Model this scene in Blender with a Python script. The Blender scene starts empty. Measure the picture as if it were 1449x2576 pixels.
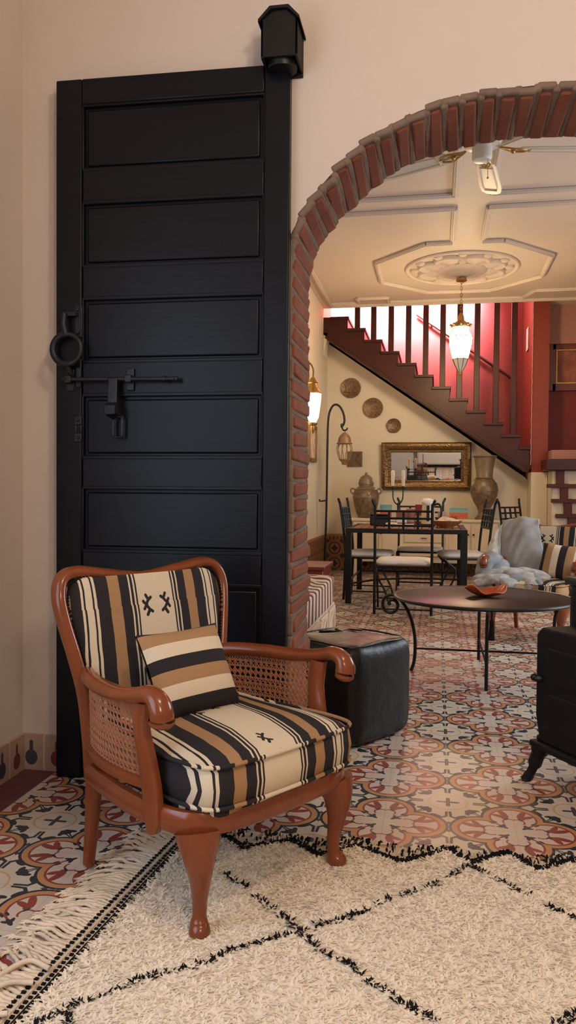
import bpy, math, random
import numpy as np
from mathutils import Vector, Matrix, Euler
random.seed(7)
rng = np.random.default_rng(11)
SC = bpy.context.scene
COL = SC.collection
PI = math.pi

# ------------------------------------------------------------------ camera, world, lights, exposure
cam_d = bpy.data.cameras.new('camera')
cam_d.sensor_fit = 'VERTICAL'
cam_d.sensor_height = 36.0
cam_d.lens = 36.0 * 2025.6 / 2576.0
cam_d.clip_start = 0.02
cam = bpy.data.objects.new('camera', cam_d)
COL.objects.link(cam)
c_r = Vector((0.98323371, 0.18218607, 0.00772686))
c_u = Vector((-0.01246284, 0.02486477, 0.99961314))
c_f = Vector((-0.18192346, 0.98294963, -0.02671843))
cam.matrix_world = Matrix(((c_r.x, c_u.x, -c_f.x, 0.0), (c_r.y, c_u.y, -c_f.y, 0.0),
                           (c_r.z, c_u.z, -c_f.z, 1.02968), (0, 0, 0, 1)))
SC.camera = cam

SC.view_settings.view_transform = 'Standard'
SC.view_settings.look = 'None'
SC.view_settings.gamma = 1.0
SC.view_settings.use_curve_mapping = False
SC.view_settings.exposure = 0.04
SC.cycles.max_bounces = 6
SC.cycles.diffuse_bounces = 4
SC.cycles.glossy_bounces = 3
SC.cycles.transmission_bounces = 2
SC.cycles.use_adaptive_sampling = True
SC.cycles.adaptive_threshold = 0.03
SC.cycles.caustics_reflective = False
SC.cycles.caustics_refractive = False

world = bpy.data.worlds.new('sky')
SC.world = world
world.use_nodes = True
world.node_tree.nodes['Background'].inputs['Color'].default_value = (0.62, 0.76, 1.0, 1)
world.node_tree.nodes['Background'].inputs['Strength'].default_value = 0.6


def area_light(name, loc, target, size, size_y, power, color):
    d = bpy.data.lights.new(name, 'AREA')
    d.shape = 'RECTANGLE'; d.size = size; d.size_y = size_y
    d.energy = power; d.color = color
    o = bpy.data.objects.new(name, d)
    COL.objects.link(o)
    o.location = loc
    o.rotation_euler = (Vector(target) - Vector(loc)).to_track_quat('-Z', 'Y').to_euler()
    return o


def point_light(name, loc, radius, power, color):
    d = bpy.data.lights.new(name, 'POINT')
    d.shadow_soft_size = radius; d.energy = power; d.color = color
    o = bpy.data.objects.new(name, d)
    COL.objects.link(o)
    o.location = loc
    return o


# daylight coming in through the window of the front room (left wall) and the one of the back room (right wall)
area_light('daylight_front_window', (-1.62, 0.35, 1.35), (0.4, 1.2, 0.9), 1.5, 1.7, 28.0, (0.66, 0.80, 1.0))
area_light('daylight_back_window', (3.05, 5.2, 1.7), (0.2, 5.0, 0.0), 1.3, 1.5, 85.0, (0.78, 0.89, 1.0))
area_light('daylight_stair_skylight', (-0.35, 10.72, 5.05), (-0.3, 10.9, 3.0), 2.0, 0.5, 70.0, (1.0, 0.94, 0.97))
sw = area_light('added_stair_wall_light', (-0.55, 10.60, 4.05), (-0.55, 11.12, 3.52), 1.9, 0.25, 260.0, (1.0, 0.95, 0.98))  # light added close to the red wall to whiten its top, no window here
sw.data.spread = 1.15
# ceiling lamp of the front room, above the frame
point_light('ceiling_lamp_front_room', (0.55, 0.75, 2.85), 0.14, 56.0, (1.0, 0.80, 0.62))
# warm fill light added behind the camera, not an actual lamp
point_light('fill_light_front_room', (0.75, -0.45, 1.95), 0.16, 62.0, (1.0, 0.82, 0.65))
# ceiling lamp over the sitting corner of the back room (out of the frame, right)
point_light('ceiling_lamp_back_room', (2.0, 6.6, 2.7), 0.15, 16.0, (1.0, 0.76, 0.52))

# ------------------------------------------------------------------ material helpers


class Ex:
    """a scalar socket with arithmetic"""
    def __init__(s, nt, k): s.nt = nt; s.k = k

    def op(s, o, b=None, c=None):
        n = s.nt.nodes.new('ShaderNodeMath'); n.operation = o
        for i, v in enumerate((s, b, c)):
            if v is None: continue
            if isinstance(v, Ex): s.nt.links.new(v.k, n.inputs[i])
            else: n.inputs[i].default_value = v
        return Ex(s.nt, n.outputs[0])

    def __add__(s, b): return s.op('ADD', b)
    __radd__ = __add__
    def __sub__(s, b): return s.op('SUBTRACT', b)
    def __rsub__(s, b): return (s * -1.0) + b
    def __mul__(s, b): return s.op('MULTIPLY', b)
    __rmul__ = __mul__
    def __truediv__(s, b): return s.op('DIVIDE', b)
    def abs(s): return s.op('ABSOLUTE')
    def sqrt(s): return s.op('SQRT')
    def floor(s): return s.op('FLOOR')
    def frac(s): return s.op('FRACT')
    def min(s, b): return s.op('MINIMUM', b)
    def max(s, b): return s.op('MAXIMUM', b)
    def lt(s, b): return s.op('LESS_THAN', b)
    def gt(s, b): return s.op('GREATER_THAN', b)


def length(a, b): return (a * a + b * b).sqrt()


def ellipse(x, y, cx, cy, rx, ry, deg=0.0):
    """<0 inside"""
    t = math.radians(deg); c, s = math.cos(t), math.sin(t)
    dx, dy = x - cx, y - cy
    u = (dx * c + dy * s) / rx
    v = (dy * c - dx * s) / ry
    return length(u, v) - 1.0


def capsule(x, y, ax, ay, bx, by, r):
    """<0 inside"""
    l2 = (bx - ax) ** 2 + (by - ay) ** 2
    dx, dy = x - ax, y - ay
    h = ((dx * (bx - ax) + dy * (by - ay)) / l2).max(0.0).min(1.0)
    return length(dx - h * (bx - ax), dy - h * (by - ay)) - r


class Mat:
    def __init__(s, name, color=(.8, .8, .8), rough=.5, metal=0.0, spec=.5):
        s.m = bpy.data.materials.new(name); s.m.use_nodes = True
        s.nt = s.m.node_tree
        s.b = s.nt.nodes['Principled BSDF']
        s.b.inputs['Base Color'].default_value = (*color, 1)
        s.b.inputs['Roughness'].default_value = rough
        s.b.inputs['Metallic'].default_value = metal
        s.b.inputs['Specular IOR Level'].default_value = spec

    def new(s, t): return s.nt.nodes.new(t)

    def coord(s, kind='Object'):
        tc = s.new('ShaderNodeTexCoord')
        sep = s.new('ShaderNodeSeparateXYZ')
        s.nt.links.new(tc.outputs[kind], sep.inputs[0])
        return Ex(s.nt, sep.outputs[0]), Ex(s.nt, sep.outputs[1]), Ex(s.nt, sep.outputs[2])

    def noise(s, scale=5.0, detail=3.0, rough=.5, stretch=(1, 1, 1), out='Fac'):
        tc = s.new('ShaderNodeTexCoord'); mp = s.new('ShaderNodeMapping'); n = s.new('ShaderNodeTexNoise')
        mp.inputs['Scale'].default_value = stretch
        s.nt.links.new(tc.outputs['Object'], mp.inputs[0]); s.nt.links.new(mp.outputs[0], n.inputs['Vector'])
        n.inputs['Scale'].default_value = scale; n.inputs['Detail'].default_value = detail
        n.inputs['Roughness'].default_value = rough
        return Ex(s.nt, n.outputs[out])

    def mix(s, fac, a, b):
        """colour mix; a and b are colours or sockets"""
        n = s.new('ShaderNodeMix'); n.data_type = 'RGBA'
        if isinstance(fac, Ex): s.nt.links.new(fac.k, n.inputs[0])
        else: n.inputs[0].default_value = fac
        for i, v in ((6, a), (7, b)):
            if isinstance(v, tuple): n.inputs[i].default_value = (*v, 1)
            else: s.nt.links.new(v, n.inputs[i])
        return n.outputs[2]

    def color(s, sock): s.nt.links.new(sock, s.b.inputs['Base Color']); return s

    def rough(s, e): s.nt.links.new(e.k, s.b.inputs['Roughness']); return s

    def bump(s, e, strength=.3, dist=.01):
        n = s.new('ShaderNodeBump'); n.inputs['Strength'].default_value = strength
        n.inputs['Distance'].default_value = dist
        s.nt.links.new(e.k, n.inputs['Height']); s.nt.links.new(n.outputs[0], s.b.inputs['Normal'])
        return s

    def emit(s, color, strength):
        s.b.inputs['Emission Color'].default_value = (*color, 1)
        s.b.inputs['Emission Strength'].default_value = strength
        return s


def plain(name, color, rough=.5, metal=0.0, vary=.12, scale=6.0, bump=0.0, bscale=60.0, spec=.5, stretch=(1, 1, 1), dist=.004):
    m = Mat(name, color, rough, metal, spec)
    if vary:
        n = m.noise(scale, 4.0, .6, stretch)
        lo = tuple(max(0.0, c * (1 - vary)) for c in color); hi = tuple(min(1.0, c * (1 + vary)) for c in color)
        m.color(m.mix(((n - .5) * 1.8 + .5), lo, hi))
    if bump: m.bump(m.noise(bscale, 3.0, .6, stretch), bump, dist)
    return m


M = {}
M['plaster'] = plain('warm_white_plaster', (.62, .545, .485), .85, vary=.03, scale=2.0, bump=.12, bscale=70, spec=.2)
M['plaster_back'] = plain('cream_plaster', (.74, .66, .55), .8, vary=.03, scale=2.0, bump=.1, bscale=60, spec=.25)
M['ceiling'] = plain('ceiling_plaster', (.64, .55, .485), .6, vary=.03, scale=2.0, bump=.04, bscale=40, spec=.4)
M['red_wall'] = plain('red_paint', (.25, .030, .028), .45, vary=.08, scale=2.5, bump=.05)
M['red_orange'] = plain('brick_red_paint', (.23, .030, .012), .5, vary=.08, scale=2.5, bump=.05)
M['dark_red'] = plain('oxblood_paint', (.17, .012, .014), .6, vary=.1, scale=2.5)
M['bar_red'] = plain('dark_red_brown_bar_paint', (.085, .012, .010), .6, vary=.1)
M['pink_wall'] = plain('dusty_pink_paint', (.40, .19, .155), .7, vary=.05)
M['black_door'] = plain('blue_black_gloss_paint', (.0032, .0046, .0085), .36, vary=.35, scale=3.0, bump=.25, bscale=16, stretch=(.35, 1, 5), spec=.25, dist=.002)
M['iron'] = plain('black_iron', (.008, .008, .009), .42, .3, vary=.2, bump=.15, bscale=120)
M['iron_blue'] = plain('blackened_hardware', (.012, .016, .024), .38, .3, vary=.4, scale=40, bump=.3, bscale=90)
M['stove'] = plain('matt_black_cast_iron', (.006, .006, .007), .62, .0, vary=.2, bump=.15, bscale=90, spec=.3)
M['stove_top'] = plain('grey_green_cast_iron', (.018, .022, .022), .5, .0, vary=.2, bump=.1, bscale=90, spec=.4)
M['leather'] = plain('black_leather', (.0055, .005, .0048), .42, vary=.3, scale=9, bump=.5, bscale=18, spec=.35, dist=.006)
M['wood'] = plain('orange_brown_varnished_wood', (.215, .053, .0165), .21, vary=.28, scale=7.0, stretch=(1, 1, .35), bump=.03, bscale=30, spec=.55)
M['cane'] = plain('woven_cane', (.36, .135, .062), .5, vary=.15, scale=30)
M['dark_wood'] = plain('dark_varnished_stair_wood', (.052, .0075, .0065), .42, vary=.3, scale=5, stretch=(.4, 1, 1), bump=.04, spec=.4)
M['red_wood'] = plain('red_brown_box_wood', (.15, .022, .014), .4, vary=.2, scale=8)
M['brass'] = plain('aged_brass', (.46, .27, .095), .36, .85, vary=.25, scale=20, bump=.5, bscale=70)
M['dark_brass'] = plain('dark_engraved_brass', (.21, .135, .07), .42, .6, vary=.3, scale=25, bump=.5, bscale=80)
M['white_metal'] = plain('white_enamel', (.72, .68, .62), .35, vary=.02)
M['white_plastic'] = plain('glossy_white_plastic', (.80, .77, .70), .3, vary=.02)
M['cushion_white'] = plain('off_white_seat_cloth', (.78, .71, .62), .85, vary=.05, bump=.2, bscale=120)
M['cream_paint'] = plain('cream_cabinet_paint', (.72, .60, .43), .5, vary=.05, scale=4)
M['cream_wood_dark'] = plain('cabinet_gap', (.25, .17, .10), .7, vary=.1)
M['clay'] = plain('terracotta_glaze', (.52, .10, .035), .22, vary=.2, scale=10)
M['candle'] = plain('ivory_wax', (.78, .68, .52), .5, vary=.03)
M['basket'] = plain('turned_honey_wood', (.40, .17, .055), .5, vary=.25, scale=18, bump=.2, bscale=60)
M['napkin'] = plain('pale_checked_cloth', (.70, .52, .42), .85, vary=.25, scale=35, bump=.2, bscale=90)
M['carton_red'] = plain('red_carton', (.34, .045, .04), .5, vary=.3, scale=24)
M['carton_pink'] = plain('pink_patterned_pack', (.52, .27, .24), .45, vary=.5, scale=40)
M['carton_brown'] = plain('brown_carton', (.25, .09, .03), .5, vary=.4, scale=30)
M['paper'] = plain('white_paper', (.80, .76, .70), .7, vary=.03)
M['table_top'] = plain('reddish_slatted_tile_top', (.23, .085, .045), .35, vary=.3, scale=20, stretch=(1, 6, 1))
M['ct_top'] = plain('smoked_dark_table_glass', (.020, .016, .014), .34, vary=.2, scale=4, spec=.12)
M['blanket'] = plain('grey_quilted_cotton', (.33, .315, .31), .85, vary=.15, scale=14, bump=.4, bscale=42, stretch=(1, 2.2, 1), dist=.006)
M['blanket_light'] = plain('pale_printed_cotton', (.40, .39, .385), .85, vary=.38, scale=22, bump=.5, bscale=36, dist=.01)
M['blanket_print'] = plain('white_dotted_cotton', (.62, .60, .58), .85, vary=.30, scale=30, bump=.4, bscale=36, dist=.008)
M['blanket_blue'] = plain('blue_grey_cotton', (.25, .265, .285), .8, vary=.35, scale=9, bump=.5, bscale=26, dist=.01)
M['base_white'] = plain('limewashed_bench_base', (.66, .52, .40), .8, vary=.08, scale=6, bump=.1)
M['fringe'] = plain('undyed_wool_yarn', (.74, .62, .47), .9, vary=.22, scale=16, bump=.4, bscale=160, spec=.2)
M['wool'] = plain('ivory_wool_pile', (.88, .775, .64), .95, vary=.06, scale=7, spec=.1)
tm_ = M['tuft'] = plain('ivory_wool_tufts', (.93, .835, .69), .95, vary=.06, scale=7, spec=.05)
tr_ = tm_.new('ShaderNodeBsdfTranslucent'); tr_.inputs[0].default_value = (.90, .79, .645, 1)
mx_ = tm_.new('ShaderNodeMixShader'); mx_.inputs[0].default_value = .15
tm_.nt.links.new(tm_.b.outputs[0], mx_.inputs[1]); tm_.nt.links.new(tr_.outputs[0], mx_.inputs[2])
tm_.nt.links.new(mx_.outputs[0], tm_.nt.nodes['Material Output'].inputs[0])
M['wool_black'] = plain('black_wool_yarn', (.012, .011, .012), .95, vary=.3, spec=.1)
M['flat_weave'] = plain('flat_woven_wool', (.66, .55, .42), .9, vary=.2, scale=60, bump=.3, bscale=200, spec=.15)
M['mirror'] = Mat('mirror_glass', (.88, .90, .88), .015, 1.0)
M['grey_ceramic'] = plain('grey_ceramic_box', (.44, .36, .29), .5, vary=.1)
M['sofa_cloth'] = plain('pale_sofa_cloth', (.62, .58, .53), .9, vary=.06, bump=.1)
M['bulb_glass'] = Mat('lit_frosted_glass', (.9, .8, .6), .4).emit((1.0, .72, .38), 85.0)
M['bulb_glass2'] = Mat('lit_small_lantern_glass', (.9, .8, .6), .4).emit((1.0, .74, .42), 42.0)
M['frosted_pane'] = Mat('white_glass_shade', (.80, .76, .68), .3)
M['ash_white'] = plain('pale_picture_mount', (.62, .45, .36), .7, vary=.4, scale=9)


def brick_mat():
    m = Mat('handmade_red_brick', (.28, .085, .045), .85, spec=.2)
    n = m.noise(9, 5, .65); n2 = m.noise(3.1, 2, .5)
    m.color(m.mix((n2 - .5) * 2.6 + .5, m.mix(n, (.13, .040, .026), (.26, .085, .048)), m.mix(n, (.19, .062, .036), (.33, .125, .072))))
    m.bump(m.noise(55, 4, .65), .6, .006)
    return m


M['brick'] = brick_mat()
M['mortar'] = plain('grey_mortar', (.20, .145, .112), .95, vary=.25, scale=14, bump=.5, bscale=50, spec=.1)

WHITE = (.70, .645, .575)
NAVY = (.030, .035, .047)
OCHRE = (.50, .255, .115)
MAROON = (.27, .058, .045)
YELLOW = (.56, .395, .18)


def floor_mat():
    m = Mat('patterned_cement_tiles', WHITE, .42, spec=.4)
    x, y, z = m.coord('Object')
    u = (x - .0476515) / .4 - .5
    v = (y - 2.7000290) / .4 - .5
    a = (u - (u + .5).floor()).abs()
    b = (v - (v + .5).floor()).abs()
    A = a.max(b); B = a.min(b)
    q1 = .5 - A; q2 = .5 - B                      # from the centre of the cross motif, q2 >= q1
    col = WHITE
    wear = m.noise(3.0, 4, .6)
    base = m.mix((wear - .5) * 1.6 + .5, (.55, .485, .40), (.69, .625, .54))
    # quatrefoil
    d = length(A - .25, B) - .238
    out = A.gt(.150)
    fill = m.mix(d.lt(-.07), base, m.mix((wear - .5) * 1.6 + .5, (.56, .455, .385), (.67, .57, .50)))
    c1 = m.mix(d.abs().lt(.011) * out, fill, NAVY)
    c2 = m.mix((d + .033).abs().lt(.021) * out, c1, OCHRE)
    c3 = m.mix((d + .061).abs().lt(.0085) * A.gt(.10), c2, MAROON)
    # buds inside each lobe
    bud = ellipse(A, B, .335, .070, .078, .027, 22).min(ellipse(A, B, .290, .108, .056, .024, 62)).min(ellipse(A, B, .280, .068, .050, .027, 0))
    c4 = m.mix(bud.lt(0.0), c3, MAROON)
    # stems and ties
    st = (length(A - .185, B - .03) - .052).abs().lt(.0075) * A.gt(.15)
    c5 = m.mix(st, c4, MAROON)
    tie = ellipse(A, B, .235, .055, .030, .010, -35).min(ellipse(A, B, .17, .145, .026, .010, 45))
    c6 = m.mix(tie.lt(0.0), c5, NAVY)
    tul = ellipse(A, B, .085, .085, .045, .017, 45).min(ellipse(A, B, .105, .080, .034, .014, 0))
    c7 = m.mix(tul.lt(0.0), c6, NAVY)
    # cross motif
    rc = length(q1, q2)
    cross = capsule(q1, q2, 0, 0, 0, .078, .0165)
    c8 = m.mix(cross.lt(0.0), c7, NAVY)
    c9 = m.mix((rc - .158).abs().lt(.0075), c8, YELLOW)
    fork = capsule(q1, q2, .014, .21, .018, .30, .011).min(capsule(q1, q2, .018, .30, .060, .330, .013)).min(ellipse(q1, q2, .095, .302, .056, .026, -38))
    c10 = m.mix(fork.lt(0.0), c9, NAVY)
    tre = ellipse(q1, q2, .165, .185, .042, .028, 45).min(ellipse(q1, q2, .150, .218, .034, .019, 80)).min(capsule(q1, q2, .17, .19, .24, .25, .006))
    c11 = m.mix(tre.lt(0.0), c10, NAVY)
    tri = (q1 - (q2 - .395) * .62).lt(0.0) * q2.lt(.447) * q2.gt(.395)
    c12 = m.mix(tri, c11, NAVY)
    # joints between the 20 cm tiles
    j = a.min(b).min((.5 - a)).min((.5 - b)).lt(.0028)
    c13 = m.mix(j * .45, c12, (.33, .27, .22))
    # plain maroon border tiles along the left wall of the front room
    bord = x.lt(-1.3525) * y.lt(2.9)
    bj = ((y / .2).frac() - .5).abs().gt(.488)
    bc = m.mix(bj, m.mix(wear, (.105, .036, .040), (.15, .052, .056)), (.20, .10, .10))
    m.color(m.mix(bord, c13, bc))
    m.rough(m.noise(6, 3, .6) * .22 + .28)
    return m


M['floor'] = floor_mat()


def base_tile_mat(axis):
    m = Mat('beige_skirting_tiles_' + 'xy'[axis], (.5, .4, .3), .5)
    c = m.coord('Object'); t = (c[axis] / .1).frac() - .5; z = c[2] / .13
    base = m.mix(m.noise(20, 3), (.36, .25, .19), (.48, .36, .28))
    bott = ellipse(t, z, 0, .36, .24, .22).min(capsule(t, z, 0, .5, 0, .78, .07))
    dark = m.mix(((c[axis] / .2).frac()).gt(.5), (.16, .035, .035), (.05, .05, .075))
    c1 = m.mix(bott.lt(0.0), base, dark)
    c2 = m.mix(z.gt(.90), c1, (.42, .30, .235))
    m.color(m.mix(((c[axis] / .2).frac() - .5).abs().gt(.485), c2, (.6, .5, .42)))
    return m


M['base_x'] = base_tile_mat(0)
M['base_y'] = base_tile_mat(1)


def dado_mat(axis):
    m = Mat('brown_star_dado_tiles_' + 'xy'[axis], (.3, .15, .08), .4)
    c = m.coord('Object'); t = (c[axis] / .2).frac() - .5; z = ((c[2] + .01) / .2).frac() - .5
    base = m.mix(m.noise(25, 3), (.24, .11, .055), (.34, .17, .085))
    r = length(t, z)
    st = (t.abs() * z.abs() * 9.0 + r * .55).lt(.17)
    c1 = m.mix((r - .36).abs().lt(.035), base, (.055, .028, .02))
    c2 = m.mix((r - .25).abs().lt(.02), c1, (.42, .24, .12))
    c3 = m.mix(st, c2, (.05, .025, .02))
    corner = (t.abs() + z.abs()).gt(.80)
    c4 = m.mix(corner, c3, (.05, .03, .022))
    c5 = m.mix(c[2].gt(.40), c4, m.mix(((c[axis] / .05).frac()).gt(.5), (.33, .15, .07), (.13, .05, .03)))
    m.color(m.mix(c[2].gt(.445), c5, (.36, .18, .10)))
    return m


M['dado_x'] = dado_mat(0)
M['dado_y'] = dado_mat(1)

DARK_STRIPE = (.016, .015, .020)
TAN = (.41, .235, .112)
CREAM = (.74, .625, .46)


def ramp_stripes(m, t, stops, scale):
    r = m.new('ShaderNodeValToRGB'); r.color_ramp.interpolation = 'CONSTANT'
    e = r.color_ramp.elements
    for i, (p, c) in enumerate(stops):
        el = e[i] if i < 2 else e.new(p / scale)
        el.position = p / scale; el.color = (*c, 1)
    m.nt.links.new((t / scale).k, r.inputs[0])
    return r.outputs[0]


K, T_, C_ = DARK_STRIPE, TAN, CREAM
CHAIR_STOPS = [(0, C_), (.062, K), (.0665, C_), (.073, K), (.081, C_), (.0855, K), (.116, T_), (.152, K), (.190, C_), (.199, K), (.204, C_), (.224, K), (.229, C_), (.236, K), (.262, T_), (.30, K)]


def glyph(x, y, cx, cy, s, flip=1):
    """small woven running-figure motif"""
    u = (x - cx) * (flip / s); v = (y - cy) / s
    g = capsule(u, v, -.2, -.9, .1, -.45, .16)
    for ax, ay, bx, by in ((.1, -.45, -.25, 0.0), (-.25, 0.0, .1, .45), (.1, .45, -.15, .9), (-.25, 0.0, -.5, .35), (-.25, 0.0, -.5, -.35), (.1, -.45, .4, -.65), (.1, .45, .4, .65)):
        g = g.min(capsule(u, v, ax, ay, bx, by, .15))
    return g


def kilim(name, which):
    m = Mat(name, CREAM, .9, spec=.2)
    x, y, z = m.coord('Object')
    xs = x if which == 'back' else x - (y * .19 + .013)
    wob = (m.noise(14, 2, .5) - .5) * .006
    col = ramp_stripes(m, (xs + wob).abs(), CHAIR_STOPS, .34)
    if which == 'back':
        g = glyph(x, z, -.030, .690, .030, 1).min(glyph(x, z, .030, .690, .030, -1))
    else:
        g = glyph(x, y, -.050, .005, .027, 1).min(glyph(x, y, .014, .018, .027, -1)).min(glyph(x, y, -.045, -.245, .025, 1))
        g = g.max(.36 - z)
    col = m.mix(g.lt(0.0), col, K)
    n = m.noise(240, 2, .5)
    m.color(m.mix(n * .22, col, (.12, .09, .07)))
    m.bump(m.noise(260, 2, .5, (1, 3, 1)), .35, .003)
    return m


M['kilim_back'] = kilim('kilim_backrest_cloth', 'back')
M['kilim_seat'] = kilim('kilim_seat_cloth', 'seat')


def pillow_mat(name, stops, axis=1):
    m = Mat(name, CREAM, .9, spec=.2)
    c = m.coord('Object')
    col = ramp_stripes(m, c[axis] + .16, stops, .34)
    m.color(m.mix(m.noise(240, 2) * .2, col, (.12, .09, .07)))
    m.bump(m.noise(260, 2, .5), .3, .003)
    return m


M['pillow'] = pillow_mat('striped_pillow_cloth', [(0, K), (.085, C_), (.123, T_), (.160, K), (.196, C_), (.234, T_), (.272, K)])
M['pillow2'] = pillow_mat('striped_pillow_cloth_upright', [(0, K), (.05, T_), (.10, C_), (.15, K), (.20, T_), (.255, C_), (.29, K)], 0)


def bench_mat():
    m = Mat('striped_mattress_ticking', (.7, .6, .5), .9, spec=.2)
    x, y, z = m.coord('Object')
    t = (y / .135).frac()
    s = t.lt(.40); s2 = (t - .55).abs().lt(.03)
    c = m.mix(s, (.66, .52, .42), (.115, .045, .038))
    m.color(m.mix(s2, c, (.30, .17, .13)))
    return m


M['ticking'] = bench_mat()


def engraved(name, c1, c2, c3, scale, metal=.25, rough=.38):
    m = Mat(name, c1, rough, metal)
    v = m.new('ShaderNodeTexVoronoi'); v.inputs['Scale'].default_value = scale
    tc = m.new('ShaderNodeTexCoord'); m.nt.links.new(tc.outputs['Object'], v.inputs['Vector'])
    e = Ex(m.nt, v.outputs['Distance'])
    n = m.noise(scale * .6, 4, .6)
    col = m.mix(e.lt(.32), c1, c2)
    m.color(m.mix((n - .5) * 3.0 + .25, col, c3))
    m.bump(e, .5, .006)
    return m


M['vase'] = engraved('inlaid_metal_and_clay', (.24, .165, .10), (.145, .11, .075), (.085, .062, .042), 34)
M['vase_plain'] = plain('plain_grey_brown_glaze', (.235, .17, .11), .35, .2, vary=.2, scale=20, bump=.2)
M['plate'] = engraved('inlaid_wall_plate_metal', (.25, .15, .08), (.13, .085, .05), (.09, .055, .035), 48, .35)
M['tile_plaque'] = engraved('carved_wall_tile', (.22, .13, .07), (.15, .09, .05), (.10, .06, .035), 60, .0, .6)
M['hammered'] = engraved('hammered_brass_frame', (.24, .145, .060), (.17, .10, .042), (.11, .068, .032), 70, .85, .3)
M['lattice_lantern'] = plain('pale_rusty_tin', (.30, .19, .125), .5, .4, vary=.2)


def card_mat(name):
    m = Mat(name, (.5, .3, .2), .6)
    x, y, z = m.coord('Object')
    n = m.noise(40, 3, .6)
    sky = m.mix(z / .14, (.40, .52, .46), (.12, .33, .42))
    g = m.mix(n, (.42, .06, .02), (.62, .17, .06))
    m.color(m.mix((z + (n - .5) * .02).gt(.075), g, sky))
    return m


M['card'] = card_mat('painted_desert_card')


def art_mat():
    m = Mat('reddish_portrait_print', (.4, .15, .1), .6)
    n = m.noise(7, 4, .6)
    m.color(m.mix((n - .5) * 2.5 + .5, (.16, .035, .025), (.40, .14, .085)))
    return m


M['art'] = art_mat()

# ------------------------------------------------------------------ geometry helpers


def catmull(pts, n=8, closed=False):
    P = [np.array(p, float) for p in pts]
    out = []
    m = len(P)
    for i in range(m if closed else m - 1):
        if closed: p0, p1, p2, p3 = P[(i - 1) % m], P[i], P[(i + 1) % m], P[(i + 2) % m]
        else:
            p1, p2 = P[i], P[i + 1]
            p0 = P[i - 1] if i > 0 else 2 * p1 - p2
            p3 = P[i + 2] if i + 2 < m else 2 * p2 - p1
        for k in range(n):
            t = k / n
            out.append(.5 * ((2 * p1) + (-p0 + p2) * t + (2 * p0 - 5 * p1 + 4 * p2 - p3) * t * t + (-p0 + 3 * p1 - 3 * p2 + p3) * t ** 3))
    if not closed: out.append(P[-1])
    return out


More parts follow.
